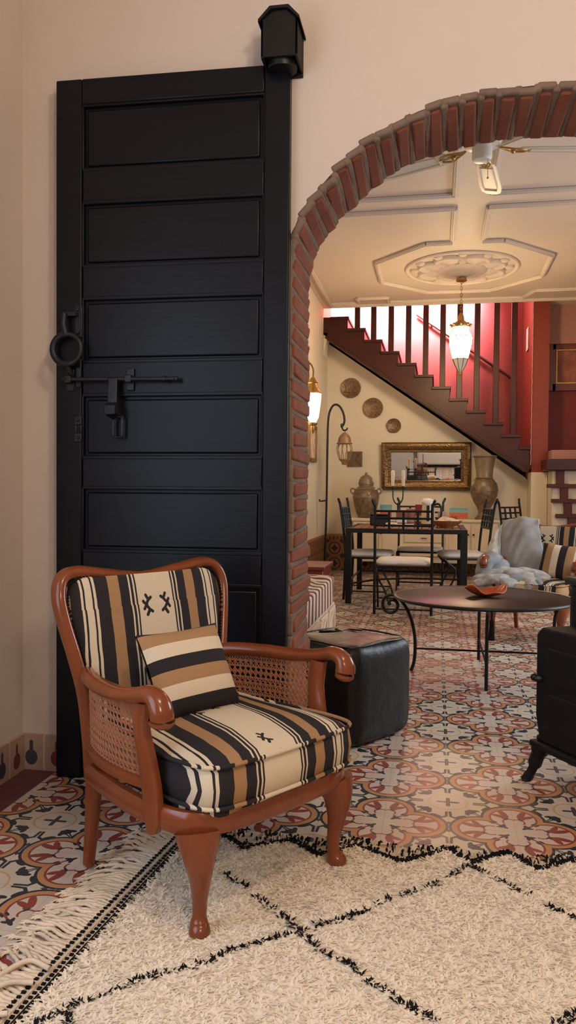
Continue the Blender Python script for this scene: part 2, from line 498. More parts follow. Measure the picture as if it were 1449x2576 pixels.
class MB:
    def __init__(s): s.v = []; s.f = []; s.mi = []

    def add(s, verts, faces, mi=0):
        o = len(s.v)
        s.v.extend([tuple(map(float, p)) for p in verts])
        s.f.extend([tuple(i + o for i in f) for f in faces])
        s.mi.extend([mi] * len(faces))
        return s

    def box(s, c, d, rot=None, mi=0):
        """centre, full dimensions, optional Euler or Matrix"""
        vs = []
        for sx in (-.5, .5):
            for sy in (-.5, .5):
                for sz in (-.5, .5):
                    p = Vector((sx * d[0], sy * d[1], sz * d[2]))
                    if rot is not None: p = rot @ p
                    vs.append((p.x + c[0], p.y + c[1], p.z + c[2]))
        return s.add(vs, [(0, 1, 3, 2), (4, 6, 7, 5), (0, 4, 5, 1), (2, 3, 7, 6), (0, 2, 6, 4), (1, 5, 7, 3)], mi)

    def bb(s, x0, x1, y0, y1, z0, z1, mi=0):
        return s.box(((x0 + x1) / 2, (y0 + y1) / 2, (z0 + z1) / 2), (abs(x1 - x0), abs(y1 - y0), abs(z1 - z0)), None, mi)

    def bar(s, a, b, w, h=None, mi=0, upv=(0, 0, 1)):
        """square bar from a to b"""
        h = h or w
        a = Vector(a); b = Vector(b); d = (b - a); L = d.length; d.normalize()
        u = Vector(upv)
        if abs(d.dot(u)) > .98: u = Vector((0, 1, 0))
        x = d.cross(u).normalized(); y = x.cross(d).normalized()
        R = Matrix((x, d, y)).transposed()
        c = (a + b) / 2
        return s.box(c, (w, L, h), R, mi)

    def sweep(s, path, rad, n=10, closed=False, mi=0, hint=(0, 0, 1), square=0.0):
        """tube along path; rad: number, (a, b) or list of either; hint fixes the section's second axis"""
        P = [np.array(p, float) for p in path]
        m = len(P)
        hint = np.array(hint, float)
        rings = []
        for i in range(m):
            if closed: t = P[(i + 1) % m] - P[(i - 1) % m]
            else: t = P[min(i + 1, m - 1)] - P[max(i - 1, 0)]
            t = t / (np.linalg.norm(t) + 1e-12)
            h = hint - t * hint.dot(t)
            if np.linalg.norm(h) < .15:
                alt = np.array((0, 1.0, 0)) if abs(t[1]) < .9 else np.array((1.0, 0, 0))
                h = rings_h if i and np.linalg.norm(rings_h - t * rings_h.dot(t)) > .15 else alt
                h = h - t * h.dot(t)
            h = h / np.linalg.norm(h)
            rings_h = h
            b = np.cross(t, h)
            r = rad[min(i, len(rad) - 1)] if isinstance(rad, list) else rad
            ra, rb = r if isinstance(r, tuple) else (r, r)
            ring = []
            for k in range(n):
                a = 2 * PI * k / n
                c, d = math.cos(a), math.sin(a)
                if square:
                    q = max(abs(c), abs(d)); c, d = c * (1 - square) + square * c / q * .9, d * (1 - square) + square * d / q * .9
                ring.append(P[i] + b * ra * c + h * rb * d)
            rings.append(ring)
        V = [p for r in rings for p in r]
        F = []
        for i in range(m if closed else m - 1):
            j = (i + 1) % m
            for k in range(n):
                l = (k + 1) % n
                F.append((i * n + k, i * n + l, j * n + l, j * n + k))
        if not closed:
            F.append(tuple(range(n - 1, -1, -1)))
            F.append(tuple((m - 1) * n + k for k in range(n)))
        return s.add(V, F, mi)

    def lathe(s, prof, n=24, c=(0, 0, 0), mi=0, sx=1.0, sy=1.0, phase=0.0):
        """prof: list of (radius, z)"""
        V = []; F = []
        for r, z in prof:
            for k in range(n):
                a = 2 * PI * k / n + phase
                V.append((c[0] + r * math.cos(a) * sx, c[1] + r * math.sin(a) * sy, c[2] + z))
        m = len(prof)
        for i in range(m - 1):
            for k in range(n):
                l = (k + 1) % n
                F.append((i * n + k, i * n + l, (i + 1) * n + l, (i + 1) * n + k))
        F.append(tuple(range(n - 1, -1, -1)))
        F.append(tuple((m - 1) * n + k for k in range(n)))
        return s.add(V, F, mi)

    def prism(s, poly, y0, y1, plane='xz', mi=0):
        """extrude a 2-D polygon along the remaining axis"""
        n = len(poly)
        def P(p, d):
            return {'xz': (p[0], d, p[1]), 'xy': (p[0], p[1], d), 'yz': (d, p[0], p[1])}[plane]
        V = [P(p, y0) for p in poly] + [P(p, y1) for p in poly]
        F = [tuple(range(n)), tuple(range(2 * n - 1, n - 1, -1))]
        for i in range(n):
            j = (i + 1) % n
            F.append((j, i, n + i, n + j))
        return s.add(V, F, mi)

    def grid(s, fn, nu, nv, mi=0):
        V = [fn(i / nu, j / nv) for i in range(nu + 1) for j in range(nv + 1)]
        w = nv + 1
        F = [(i * w + j, (i + 1) * w + j, (i + 1) * w + j + 1, i * w + j + 1) for i in range(nu) for j in range(nv)]
        return s.add(V, F, mi)

    def rings(s, rr, mi=0, cap0=True, cap1=True):
        """list of equal-length closed rings"""
        n = len(rr[0]); V = [p for r in rr for p in r]; F = []
        for i in range(len(rr) - 1):
            for k in range(n):
                l = (k + 1) % n
                F.append((i * n + k, i * n + l, (i + 1) * n + l, (i + 1) * n + k))
        if cap0: F.append(tuple(range(n - 1, -1, -1)))
        if cap1: F.append(tuple((len(rr) - 1) * n + k for k in range(n)))
        return s.add(V, F, mi)

    def ball(s, c, r, n=12, mi=0, sx=1, sy=1, sz=1):
        prof = [(r * math.sin(PI * i / 8) + 1e-5, -r * math.cos(PI * i / 8) * sz) for i in range(9)]
        return s.lathe(prof, n, c, mi, sx, sy)

    def build(s, name, mats, parent=None, smooth=40, bevel=0.0, seg=2, subd=0, solid=0.0):
        me = bpy.data.meshes.new(name)
        me.from_pydata(s.v, [], s.f)
        if not isinstance(mats, (list, tuple)): mats = [mats]
        for m in mats: me.materials.append(m.m if isinstance(m, Mat) else m)
        if len(mats) > 1: me.polygons.foreach_set('material_index', s.mi)
        import bmesh
        bm = bmesh.new(); bm.from_mesh(me)
        bmesh.ops.recalc_face_normals(bm, faces=bm.faces)
        bm.to_mesh(me); bm.free()
        if smooth:
            me.polygons.foreach_set('use_smooth', [True] * len(me.polygons))
            me.set_sharp_from_angle(angle=math.radians(smooth))
        me.update()
        o = bpy.data.objects.new(name, me)
        COL.objects.link(o)
        if parent is not None: o.parent = parent
        if solid:
            md = o.modifiers.new('thickness', 'SOLIDIFY'); md.thickness = solid; md.offset = 0
        if bevel:
            md = o.modifiers.new('edges', 'BEVEL'); md.width = bevel; md.segments = seg
            md.limit_method = 'ANGLE'; md.angle_limit = math.radians(40)
        if subd:
            md = o.modifiers.new('round', 'SUBSURF'); md.levels = subd; md.render_levels = subd
        return o


def tag(o, label, cat, group=None):
    o['label'] = label; o['category'] = cat
    if group: o['group'] = group
    return o


def thing(name, label, cat, loc=(0, 0, 0), rz=0.0, group=None):
    o = bpy.data.objects.new(name, None)
    o.empty_display_size = .1
    COL.objects.link(o)
    o.location = loc; o.rotation_euler = (0, 0, rz)
    return tag(o, label, cat, group)


def struct(o): o['kind'] = 'structure'; return o


def children_of(o): return [c for c in bpy.data.objects if c.parent is o]


def dup(o, loc, rz, label, group=None):
    r = o.copy(); COL.objects.link(r)
    r.location = loc; r.rotation_euler = (0, 0, rz); r['label'] = label
    if group: r['group'] = group
    for c in children_of(o):
        d = c.copy(); COL.objects.link(d); d.parent = r
        for g in children_of(c):
            e = g.copy(); COL.objects.link(e); e.parent = d
    return r


# ------------------------------------------------------------------ the setting
DIV = 2.72                # front face of the dividing wall
DIVB = 3.07               # its back face
LX = -1.49                # left wall, front room
BX = -1.42                # left wall, back room
CZ = 3.30                 # ceiling of the back room
BY = 10.38                # wall under the stairs
RX = 3.0

fl = MB(); fl.add([(LX - .3, -3.2, 0), (RX + .3, -3.2, 0), (RX + .3, 11.4, 0), (LX - .3, 11.4, 0), (LX - .3, -3.2, -.1), (RX + .3, -3.2, -.1), (RX + .3, 11.4, -.1), (LX - .3, 11.4, -.1)],
                  [(0, 1, 2, 3), (7, 6, 5, 4), (0, 4, 5, 1), (1, 5, 6, 2), (2, 6, 7, 3), (3, 7, 4, 0)])
struct(fl.build('floor', M['floor'], smooth=0))

# arch opening in the dividing wall
AX = .302                 # centre line of the arch
arch_half = [(-.487, 0.0), (-.489, .5), (-.491, 1.0), (-.494, 1.5), (-.495, 1.75), (-.488, 1.85), (-.458, 1.945), (-.409, 2.016), (-.315, 2.116), (-.197, 2.207), (-.041, 2.273), (.111, 2.305), (.261, 2.315), (AX, 2.316)]
ah = [tuple(p) for p in catmull(arch_half[4:], 5)]
half = arch_half[:4] + ah
full = half + [(2 * AX - x, z) for x, z in reversed(half[:-1])]

cut = []
for i, p in enumerate(half):
    a_ = np.array(half[max(i - 1, 0)]); b_ = np.array(half[min(i + 1, len(half) - 1)])
    d_ = (b_ - a_) / np.linalg.norm(b_ - a_)
    cut.append((p[0] - d_[1] * .020, p[1] + d_[0] * .020))
cut[-1] = (AX, half[-1][1] + .020); cut[0] = (cut[0][0], 0.0)
w = MB()
WX0, WX1, WT = LX - .2, RX + .2, 3.4
for side in (0, 1):
    hs = cut if side == 0 else [(2 * AX - x, z) for x, z in cut]
    edge = WX0 if side == 0 else WX1
    for i in range(len(hs) - 1):
        (xa, za), (xb, zb) = hs[i], hs[i + 1]
        if zb - za > 1e-4:
            w.prism([(edge, za), (xa, za), (xb, zb), (edge, zb)], DIV, DIVB)
w.bb(WX0, WX1, DIV, DIVB, cut[-1][1], WT)
struct(w.build('wall_divider', M['plaster'], smooth=0))

# walls of the front room, with the window opening in the left one
w = MB()
w.bb(LX - .2, LX, -3.2, -.55, 0, WT); w.bb(LX - .2, LX, 1.30, DIV, 0, WT)
w.bb(LX - .2, LX, -.55, 1.30, 0, .45); w.bb(LX - .2, LX, -.55, 1.30, 2.25, WT)
struct(w.build('wall_left', M['plaster'], smooth=0))
w = MB(); w.bb(LX - .2, RX + .2, -3.4, -3.2, 0, WT); struct(w.build('wall_front', M['plaster'], smooth=0))
w = MB(); w.bb(RX, RX + .2, -3.2, DIV, 0, WT); struct(w.build('wall_right', M['plaster'], smooth=0))
w = MB(); w.bb(LX - .2, RX + .2, -3.4, DIV, WT, WT + .15); struct(w.build('ceiling', M['plaster'], smooth=0))
wf = MB()
for y in (-.55, .36, 1.26): wf.bb(LX - .12, LX - .07, y, y + .05, .45, 2.25)
for z in (.45, 1.32, 2.20): wf.bb(LX - .12, LX - .07, -.55, 1.30, z, z + .05)
struct(wf.build('window_1', M['white_metal']))

# walls of the back room
w = MB(); w.bb(BX - .2, BX, DIVB, 11.25, 0, 5.2); struct(w.build('wall_back_room_left', M['plaster_back'], smooth=0))
w = MB()
w.bb(RX, RX + .2, DIVB, 4.4, 0, 3.6); w.bb(RX, RX + .2, 5.9, 11.4, 0, 3.6); w.bb(RX, RX + .2, 4.4, 5.9, 0, .9); w.bb(RX, RX + .2, 4.4, 5.9, 2.5, 3.6)
struct(w.build('wall_back_room_right', M['plaster_back'], smooth=0))
wf = MB()
for y in (4.4, 5.125, 5.85): wf.bb(RX + .06, RX + .11, y, y + .05, .9, 2.5)
for z in (.9, 2.45): wf.bb(RX + .06, RX + .11, 4.4, 5.9, z, z + .05)
struct(wf.build('window_2', M['white_metal']))
# wall below the stair flight
NX0, NX1 = 1.10, 1.285
w = MB()
w.prism([(BX, 0), (NX0, 0), (NX0, 1.18), (1.063, 1.22), (BX, 2.94)], BY, BY + .12)
struct(w.build('wall_under_stairs', M['plaster_back'], smooth=0))
# red wall of the stairwell
w = MB(); w.bb(BX - .2, NX1 + .05, 11.12, 11.32, 0, 5.2); struct(w.build('wall_stairwell', M['red_wall'], smooth=0))
w = MB(); w.bb(BX - .2, NX1 + .25, 9.98, 11.32, 5.2, 5.3); w.bb(BX - .2, NX1 + .25, 9.86, 10.0, CZ + .10, 5.2); struct(w.build('ceiling_stairwell', M['ceiling'], smooth=0))
# pillar at the foot of the stairs: brick red above, cream below
w = MB()
w.bb(NX0, NX1, 9.98, 11.12, 1.27, 5.2, 0); w.bb(NX0, NX1, 9.98, 11.12, 0, 1.27, 1)
struct(w.build('wall_stair_end', [M['red_orange'], M['plaster_back']], smooth=0))
# dark red chimney wall with the dusty pink band above it
w = MB()
w.bb(NX1, RX, 10.3, 10.5, 0, 2.83, 0); w.bb(NX1, RX, 10.22, 10.5, 2.83, CZ, 1)
struct(w.build('wall_chimney', [M['dark_red'], M['pink_wall']], smooth=0))
# ceiling of the back room
w = MB(); w.bb(BX - .2, RX + .2, DIVB, 10.02, CZ, CZ + .12); w.bb(NX1, RX + .2, 10.02, 10.5, CZ, CZ + .12)
struct(w.build('ceiling_back_room', M['ceiling'], smooth=0))

# brick lining of the arch: header bricks in grey mortar, one mesh
b = MB()
pts = [np.array(p) for p in full]
seg = [np.linalg.norm(pts[i + 1] - pts[i]) for i in range(len(pts) - 1)]
tot = sum(seg); cum = np.concatenate([[0], np.cumsum(seg)])


def on_arch(t):
    i = min(int(np.searchsorted(cum, t, 'right')) - 1, len(seg) - 1)
    k = (t - cum[i]) / seg[i]
    p = pts[i] * (1 - k) + pts[i + 1] * k
    d = (pts[i + 1] - pts[i]) / seg[i]
    return p, d


PITCH = .0590
nb = int(tot / PITCH)
PITCH = tot / nb
for i in range(nb):
    t = (i + .5) * PITCH
    p, d = on_arch(t)
    nrm = np.array((d[1], -d[0]))            # into the opening
    R = Matrix(((d[0], 0, nrm[0]), (0, 1, 0), (d[1], 0, nrm[1])))
    R = R @ Euler((rng.uniform(-.05, .05), rng.uniform(-.05, .05) - .20 * (1 if 1.55 < t < 2.35 else .2), rng.uniform(-.04, .04))).to_matrix()
    th = rng.uniform(.041, .047)
    off = rng.uniform(-.006, .006)
    c = p + nrm * -.019
    b.box((c[0], (DIV + DIVB) / 2 + .004 + off, c[1]), (th, .325 + rng.uniform(-.012, .012), .052), R, 0)
    # mortar bed
    p2, d2 = on_arch(min(i * PITCH + 1e-4, tot - 1e-4))
    n2 = np.array((d2[1], -d2[0])); R2 = Matrix(((d2[0], 0, n2[0]), (0, 1, 0), (d2[1], 0, n2[1])))
    c2 = p2 + n2 * -.012
    b.box((c2[0], (DIV + DIVB) / 2 - .002, c2[1]), (.026, .352 + rng.uniform(-.008, .008), .028), R2, 1)
    c3 = p + nrm * -.014
    b.box((c3[0], (DIV + DIVB) / 2 - .002, c3[1]), (PITCH * 1.04, .356, .024), R, 1)
struct(b.build('trim_1', [M['brick'], M['mortar']], bevel=.008, seg=2))

# skirting of the front room
w = MB(); w.bb(LX, LX + .014, -3.2, -.55, 0, .13); w.bb(LX, LX + .014, -.55, DIV, 0, .13); struct(w.build('baseboard_left', M['base_y'], smooth=0))
w = MB(); w.bb(LX + .014, -.52, DIV - .014, DIV, 0, .13); struct(w.build('baseboard_divider', M['base_x'], smooth=0))
# tiled dado of the back room
w = MB(); w.bb(BX, BX + .016, DIVB, BY, 0, .475); struct(w.build('baseboard_back_room_left', M['dado_y'], smooth=0))
w = MB(); w.bb(BX + .016, NX0, BY - .016, BY, 0, .475); struct(w.build('baseboard_under_stairs', M['dado_x'], smooth=0))

# stucco on the ceiling of the back room: frame lines, cross, octagon and rosette
s = MB()
H = .028


def moulding(a, b, wd=.05, h=H, closed=False):
    s.bar((a[0], a[1], CZ - h / 2), (b[0], b[1], CZ - h / 2), wd, h)
    s.bar((a[0], a[1], CZ - h * .8), (b[0], b[1], CZ - h * .8), wd * .45, h * .9)


x0, x1 = .11, .375
for pa, pb in (((x0, 7.42), (x0, 6.62)), ((x1, 7.42), (x1, 6.62)), ((x0, 6.62), (-.98, 6.62)), ((x1, 6.62), (1.45, 6.62)), ((x0, 6.32), (-.98, 6.32)), ((x1, 6.32), (1.45, 6.32)),
               ((-.98, 6.62), (-.98, 6.32)), ((1.45, 6.62), (1.45, 6.32)), ((x0, 6.32), (x0, 5.45)), ((x1, 6.32), (x1, 5.45)), ((x0, 5.45), (-.3, 5.1)), ((x1, 5.45), (.78, 5.1))):
    moulding(pa, pb)
oc = (.215, 8.42)
octp = [(oc[0] + .90 * math.cos(PI / 8 + k * PI / 4), oc[1] + .98 * math.sin(PI / 8 + k * PI / 4)) for k in range(8)]
for k in range(8):
    if k == 5:      # gap where the cross arm meets the octagon
        moulding(octp[k], (x0, octp[k][1])); moulding((x1, octp[6][1]), octp[6])
    else: moulding(octp[k], octp[(k + 1) % 8])
# stepped border near the stair edge
for pa, pb in (((-1.3, 9.72), (-.95, 9.72)), ((-.95, 9.72), (-.95, 9.50)), ((-.95, 9.50), (-.60, 9.50)), ((-.60, 9.50), (-.60, 9.72)), ((-.60, 9.72), (.95, 9.72)), ((.95, 9.72), (1.05, 9.40)), ((1.05, 9.40), (1.6, 9.40)), ((1.6, 9.4), (1.6, 9.1)), ((1.6, 9.1), (2.4, 9.1)),
               ((-1.3, 9.86), (2.6, 9.86)), ((-1.3, 3.4), (-1.3, 9.86)), ((2.6, 3.4), (2.6, 9.86))):
    moulding(pa, pb, .045)
struct(s.build('trim_2', M['ceiling'], bevel=.006, smooth=40))
s = MB()
for k in range(8):
    a = 2 * PI * k / 8 + PI / 8
    cx, cy = oc[0] + .30 * math.cos(a), oc[1] + .34 * math.sin(a)
    prof = [(.165, 0), (.165, -.02), (.145, -.038), (.12, -.030), (.10, -.018), (.07, -.026), (.03, -.045), (.002, -.047)]
    s.lathe(prof, 20, (cx, cy, CZ + .002), 0)
for k in range(12):
    a = 2 * PI * k / 12
    s.ball((oc[0] + .47 * math.cos(a), oc[1] + .52 * math.sin(a), CZ), .05, 10, 0, 1, 1, .7)
s.lathe([(.26, 0.0), (.26, -.03), (.22, -.06), (.16, -.05), (.10, -.075), (.05, -.09), (.002, -.092)], 28, (oc[0], oc[1], CZ + .002))
s.sweep([(oc[0] + .55 * math.cos(2 * PI * k / 40), oc[1] + .60 * math.sin(2 * PI * k / 40), CZ - .006) for k in range(40)], (.022, .018), 8, True)
struct(s.build('trim_3', M['ceiling'], smooth=50))

# plaster corbel under the upper end of the stair
s = MB(); s.rings([[(BX, 10.0, 3.0), (BX, 10.25, 3.0), (BX + .06, 10.25, 3.0), (BX + .06, 10.0, 3.0)], [(BX, 10.0, 2.9), (BX, 10.25, 2.9), (BX + .04, 10.25, 2.9), (BX + .04, 10.0, 2.9)], [(BX, 10.0, 2.72), (BX, 10.25, 2.72), (BX + .01, 10.25, 2.72), (BX + .01, 10.0, 2.72)]])
struct(s.build('trim_4', M['plaster_back'], bevel=.008))

# ------------------------------------------------------------------ staircase
st = thing('staircase', 'dark red-brown wooden staircase with square bars along the back wall of the back room', 'staircase', (0, 10.0, 0))
RUN, RISE = .2080, .1468
SX, SZ = -1.116, 3.186
outline = []
for i in range(12):
    outline.append((min(SX + RUN * i, 1.095), SZ - RISE * i)); outline.append((min(SX + RUN * i, 1.095), SZ - RISE * (i + 1)))
outline = outline[:-1]
poly = [(BX, SZ)] + outline + [(1.095, 1.32), (1.063, 1.285), (BX, 2.975)]
m = MB(); m.prism(poly, 0.0, .05); m.build('stringer', M['dark_wood'], st, smooth=0)
m = MB(); m.bar((BX + .03, .02, 2.945), (1.068, .02, 1.275), .07, .035); m.build('lower_edge_strip', M['dark_wood'], st, bevel=.004)
m = MB(); m.prism([(BX, 2.975), (1.063, 1.285), (1.063, 1.30), (BX, 3.0)], .05, 1.1); m.build('soffit', M['plaster_back'], st, smooth=0)
for i in range(12):
    xx = SX + RUN * i; zz = SZ - RISE * i
    m = MB(); m.bb(xx - RUN - .01, min(xx + .016, 1.098), -.025, 1.10, zz - .034, zz + .002); m.build('tread', M['dark_wood'], st, bevel=.006)
m = MB()
for i in range(11): m.bb(SX + RUN * i - .012, SX + RUN * i, .05, 1.10, SZ - RISE * (i + 1), SZ - RISE * i - .03)
m.build('risers', M['dark_wood'], st, smooth=0)
for x in (-1.0, -.798, -.583, -.371, -.161, .044, .247, .453, .680, .887):
    k = max(0, math.ceil((x - SX) / RUN - 1e-6)); zz = SZ - RISE * k
    m = MB(); m.bb(x - .034, x + .034, .022, .077, zz, CZ + .09); m.build('baluster', M['dark_wood'], st, bevel=.005)
for c in children_of(st):
    pass

# ------------------------------------------------------------------ tall black door leaning on the dividing wall
DRX0, DRX1 = -1.328, -.499
DH = 2.455
DW = DRX1 - DRX0
dr = thing('leaning_door', 'tall old blue-black panelled wooden door standing against the wall behind the armchair', 'door', (DRX0, 2.655, 0), math.atan2(.022, DW))
m = MB()
T0, T1 = 0.0, .044
ZP = [(2.142, 2.366), (1.808, 2.030), (1.476, 1.697), (1.141, 1.360), (.812, 1.035), (.44, .70), (.12, .36)]
PX0, PX1 = .095, .742
m.bb(0, PX0, T0, T1, 0, DH); m.bb(PX1, DW, T0, T1, 0, DH + .008)
zz = [DH] + [z for a, b_ in [(p[1], p[0]) for p in ZP] for z in (a, b_)] + [0.0]
for i in range(0, len(zz), 2): m.bb(PX0, PX1, T0 + (0 if i == 0 else .006), T1, zz[i + 1], zz[i])
m.build('frame', M['black_door'], dr, bevel=.005)
for za, zb in ZP:
    m = MB()
    m.bb(PX0 - .01, PX1 + .01, .020, .040, za - .01, zb + .01)
    m.bb(PX0 + .016, PX1 - .016, .012, .030, za + .014, zb - .016)
    m.build('panel', M['black_door'], dr, bevel=.006)
m = MB()
for za, zb in ZP:
    for z in (za, zb): m.bar((PX0, .010, z), (PX1, .010, z), .010, .014)
    for x in (PX0, PX1): m.bar((x, .010, za), (x, .010, zb), .012, .010)
m.build('beading', M['black_door'], dr, bevel=.003)
# ring knocker
kx, kz = .055, 1.515
m = MB(); m.bb(kx + .018, kx + .045, -.006, .002, kz + .045, kz + .155); m.bb(kx + .022, kx + .04, -.006, .002, kz - .13, kz - .06); m.ball((kx + .03, -.008, kz + .14), .006); m.ball((kx + .03, -.008, kz + .06), .006)
kn = m.build('knocker', M['iron_blue'], dr, bevel=.002)
m = MB()
m.sweep([(kx + .052 * math.cos(a), -.030, kz + .052 * math.sin(a)) for a in np.linspace(0, 2 * PI, 33)[:-1]], [(.012 if 8 <= i <= 26 else .009) for i in range(32)], 10, True, hint=(0, 1, 0))
m.sweep([(kx - .004, -.030, kz + .052), (kx - .010, -.034, kz + .085), (kx - .010, -.030, kz + .12), (kx - .008, -.008, kz + .125)], [.013, .011, .010, .010], 8, hint=(0, 1, 0))
m.bar((kx - .02, -.02, kz + .123), (kx + .03, -.02, kz + .123), .014)
m.sweep([(kx, -.028, kz - .05), (kx + .004, -.02, kz - .075), (kx + .01, -.004, kz - .09)], .010, 8, hint=(0, 1, 0))
m.build('ring', M['iron_blue'], kn)
# sliding bolt with hanging hasp
m = MB(); m.sweep([(.035, -.022, 1.412), (.10, -.022, 1.411), (.44, -.022, 1.408)], .0075, 10)
m.sweep([(.40, -.022, 1.408), (.41, -.022, 1.408)], .011, 10); m.ball((.445, -.022, 1.408), .010)
bolt = m.build('sliding_bolt', M['iron_blue'], dr)
m = MB()
for x in (.055, .275): m.bb(x - .012, x + .012, -.030, .002, 1.398, 1.424); m.bb(x - .014, x + .014, -.004, .002, 1.372, 1.45)
m.build('staple', M['iron_blue'], bolt, bevel=.003)
m = MB(); m.sweep([(.222, -.028, 1.412), (.224, -.034, 1.37), (.224, -.036, 1.325), (.224, -.062, 1.312), (.224, -.058, 1.29), (.226, -.03, 1.284), (.230, -.018, 1.278)], [(.019, .006)] * 3 + [(.022, .008), (.022, .008), (.017, .005), (.014, .004)], 8, hint=(0, 1, 0), square=.8)
sh = [(.214, 1.285), (.252, 1.285), (.252, 1.215), (.243, 1.200), (.228, 1.200), (.218, 1.212)]
for a, b_ in (((.218, 1.285), (.218, 1.212)), ((.250, 1.285), (.250, 1.212))): m.bar((a[0], -.014, a[1]), (b_[0], -.014, b_[1]), .010, .005)
m.bar((.214, -.014, 1.280), (.254, -.014, 1.280), .014, .005); m.bar((.216, -.014, 1.210), (.252, -.014, 1.210), .016, .005)
m.build('hasp', M['iron_blue'], dr, bevel=.002)
m = MB()
m.bb(.070, .098, -.005, .002, 1.255, 1.285); m.bb(.070, .098, -.005, .002, 1.195, 1.225); m.bb(.072, .080, -.005, .002, 1.225, 1.255); m.bb(.092, .098, -.005, .002, 1.225, 1.255)
for z in (1.27, 1.21): m.ball((.084, -.007, z), .005)
m.build('lock_plate', M['iron_blue'], dr, bevel=.002)

# ------------------------------------------------------------------ black box on the wall above the door
bx = thing('wall_box', 'small black house-shaped box hanging on the wall above the right corner of the black door', 'box', (-.522, DIV, 2.437))
hw = .060
m = MB()
m.bb(-hw, hw, -.125, -.115, .0, .118)                 # front board
m.bb(-hw, -hw + .008, -.125, 0, -.004, .118); m.bb(hw - .008, hw, -.125, 0, -.004, .118)
m.bb(-hw, hw, -.010, 0, -.015, .118)
m.prism([(-hw, .116), (hw, .116), (hw - .036, .146), (-hw + .040, .146)], -.125, 0)
m.build('body', M['stove'], bx, bevel=.002)
m = MB()
m.prism([(-hw - .008, .106), (-hw + .034, .146), (hw - .032, .146), (hw + .008, .108), (hw + .008, .118), (hw - .028, .156), (-hw + .030, .156), (-hw - .008, .117)], -.138, .0)
m.build('roof', M['stove'], bx, bevel=.002)
m = MB(); m.lathe([(.048, -.014), (.052, .012), (.054, .02)], 24, (0, -.062, -.002)); m.build('round_mouth', M['iron'], bx)

# ------------------------------------------------------------------ armchair with cane sides and striped kilim upholstery


def cushion_mesh(outline, z0, z1, crown, rnd=.018):
    """soft slab over a closed plan outline"""
    c = np.mean(np.array(outline), axis=0)
    rr = []

    def ring(s, z, off=0.0):
        r = []
        for p in outline:
            v = np.array(p) - c; L = np.linalg.norm(v)
            q = c + v * s + v / L * off
            r.append((q[0], q[1], z))
        return r
    for s in (.02, .5, .85): rr.append(ring(s, z0))
    rr.append(ring(1, z0 + .004, -rnd)); rr.append(ring(1, z0 + rnd * .8, -.001)); rr.append(ring(1, (z0 + z1) / 2, .006)); rr.append(ring(1, z1 - rnd * .8, -.001)); rr.append(ring(1, z1 - .002, -rnd))
    for s in (.86, .72, .55, .38, .2, .02): rr.append(ring(s, z1 + crown * (1 - s ** 2.2)))
    m = MB(); m.rings(rr)
    return m


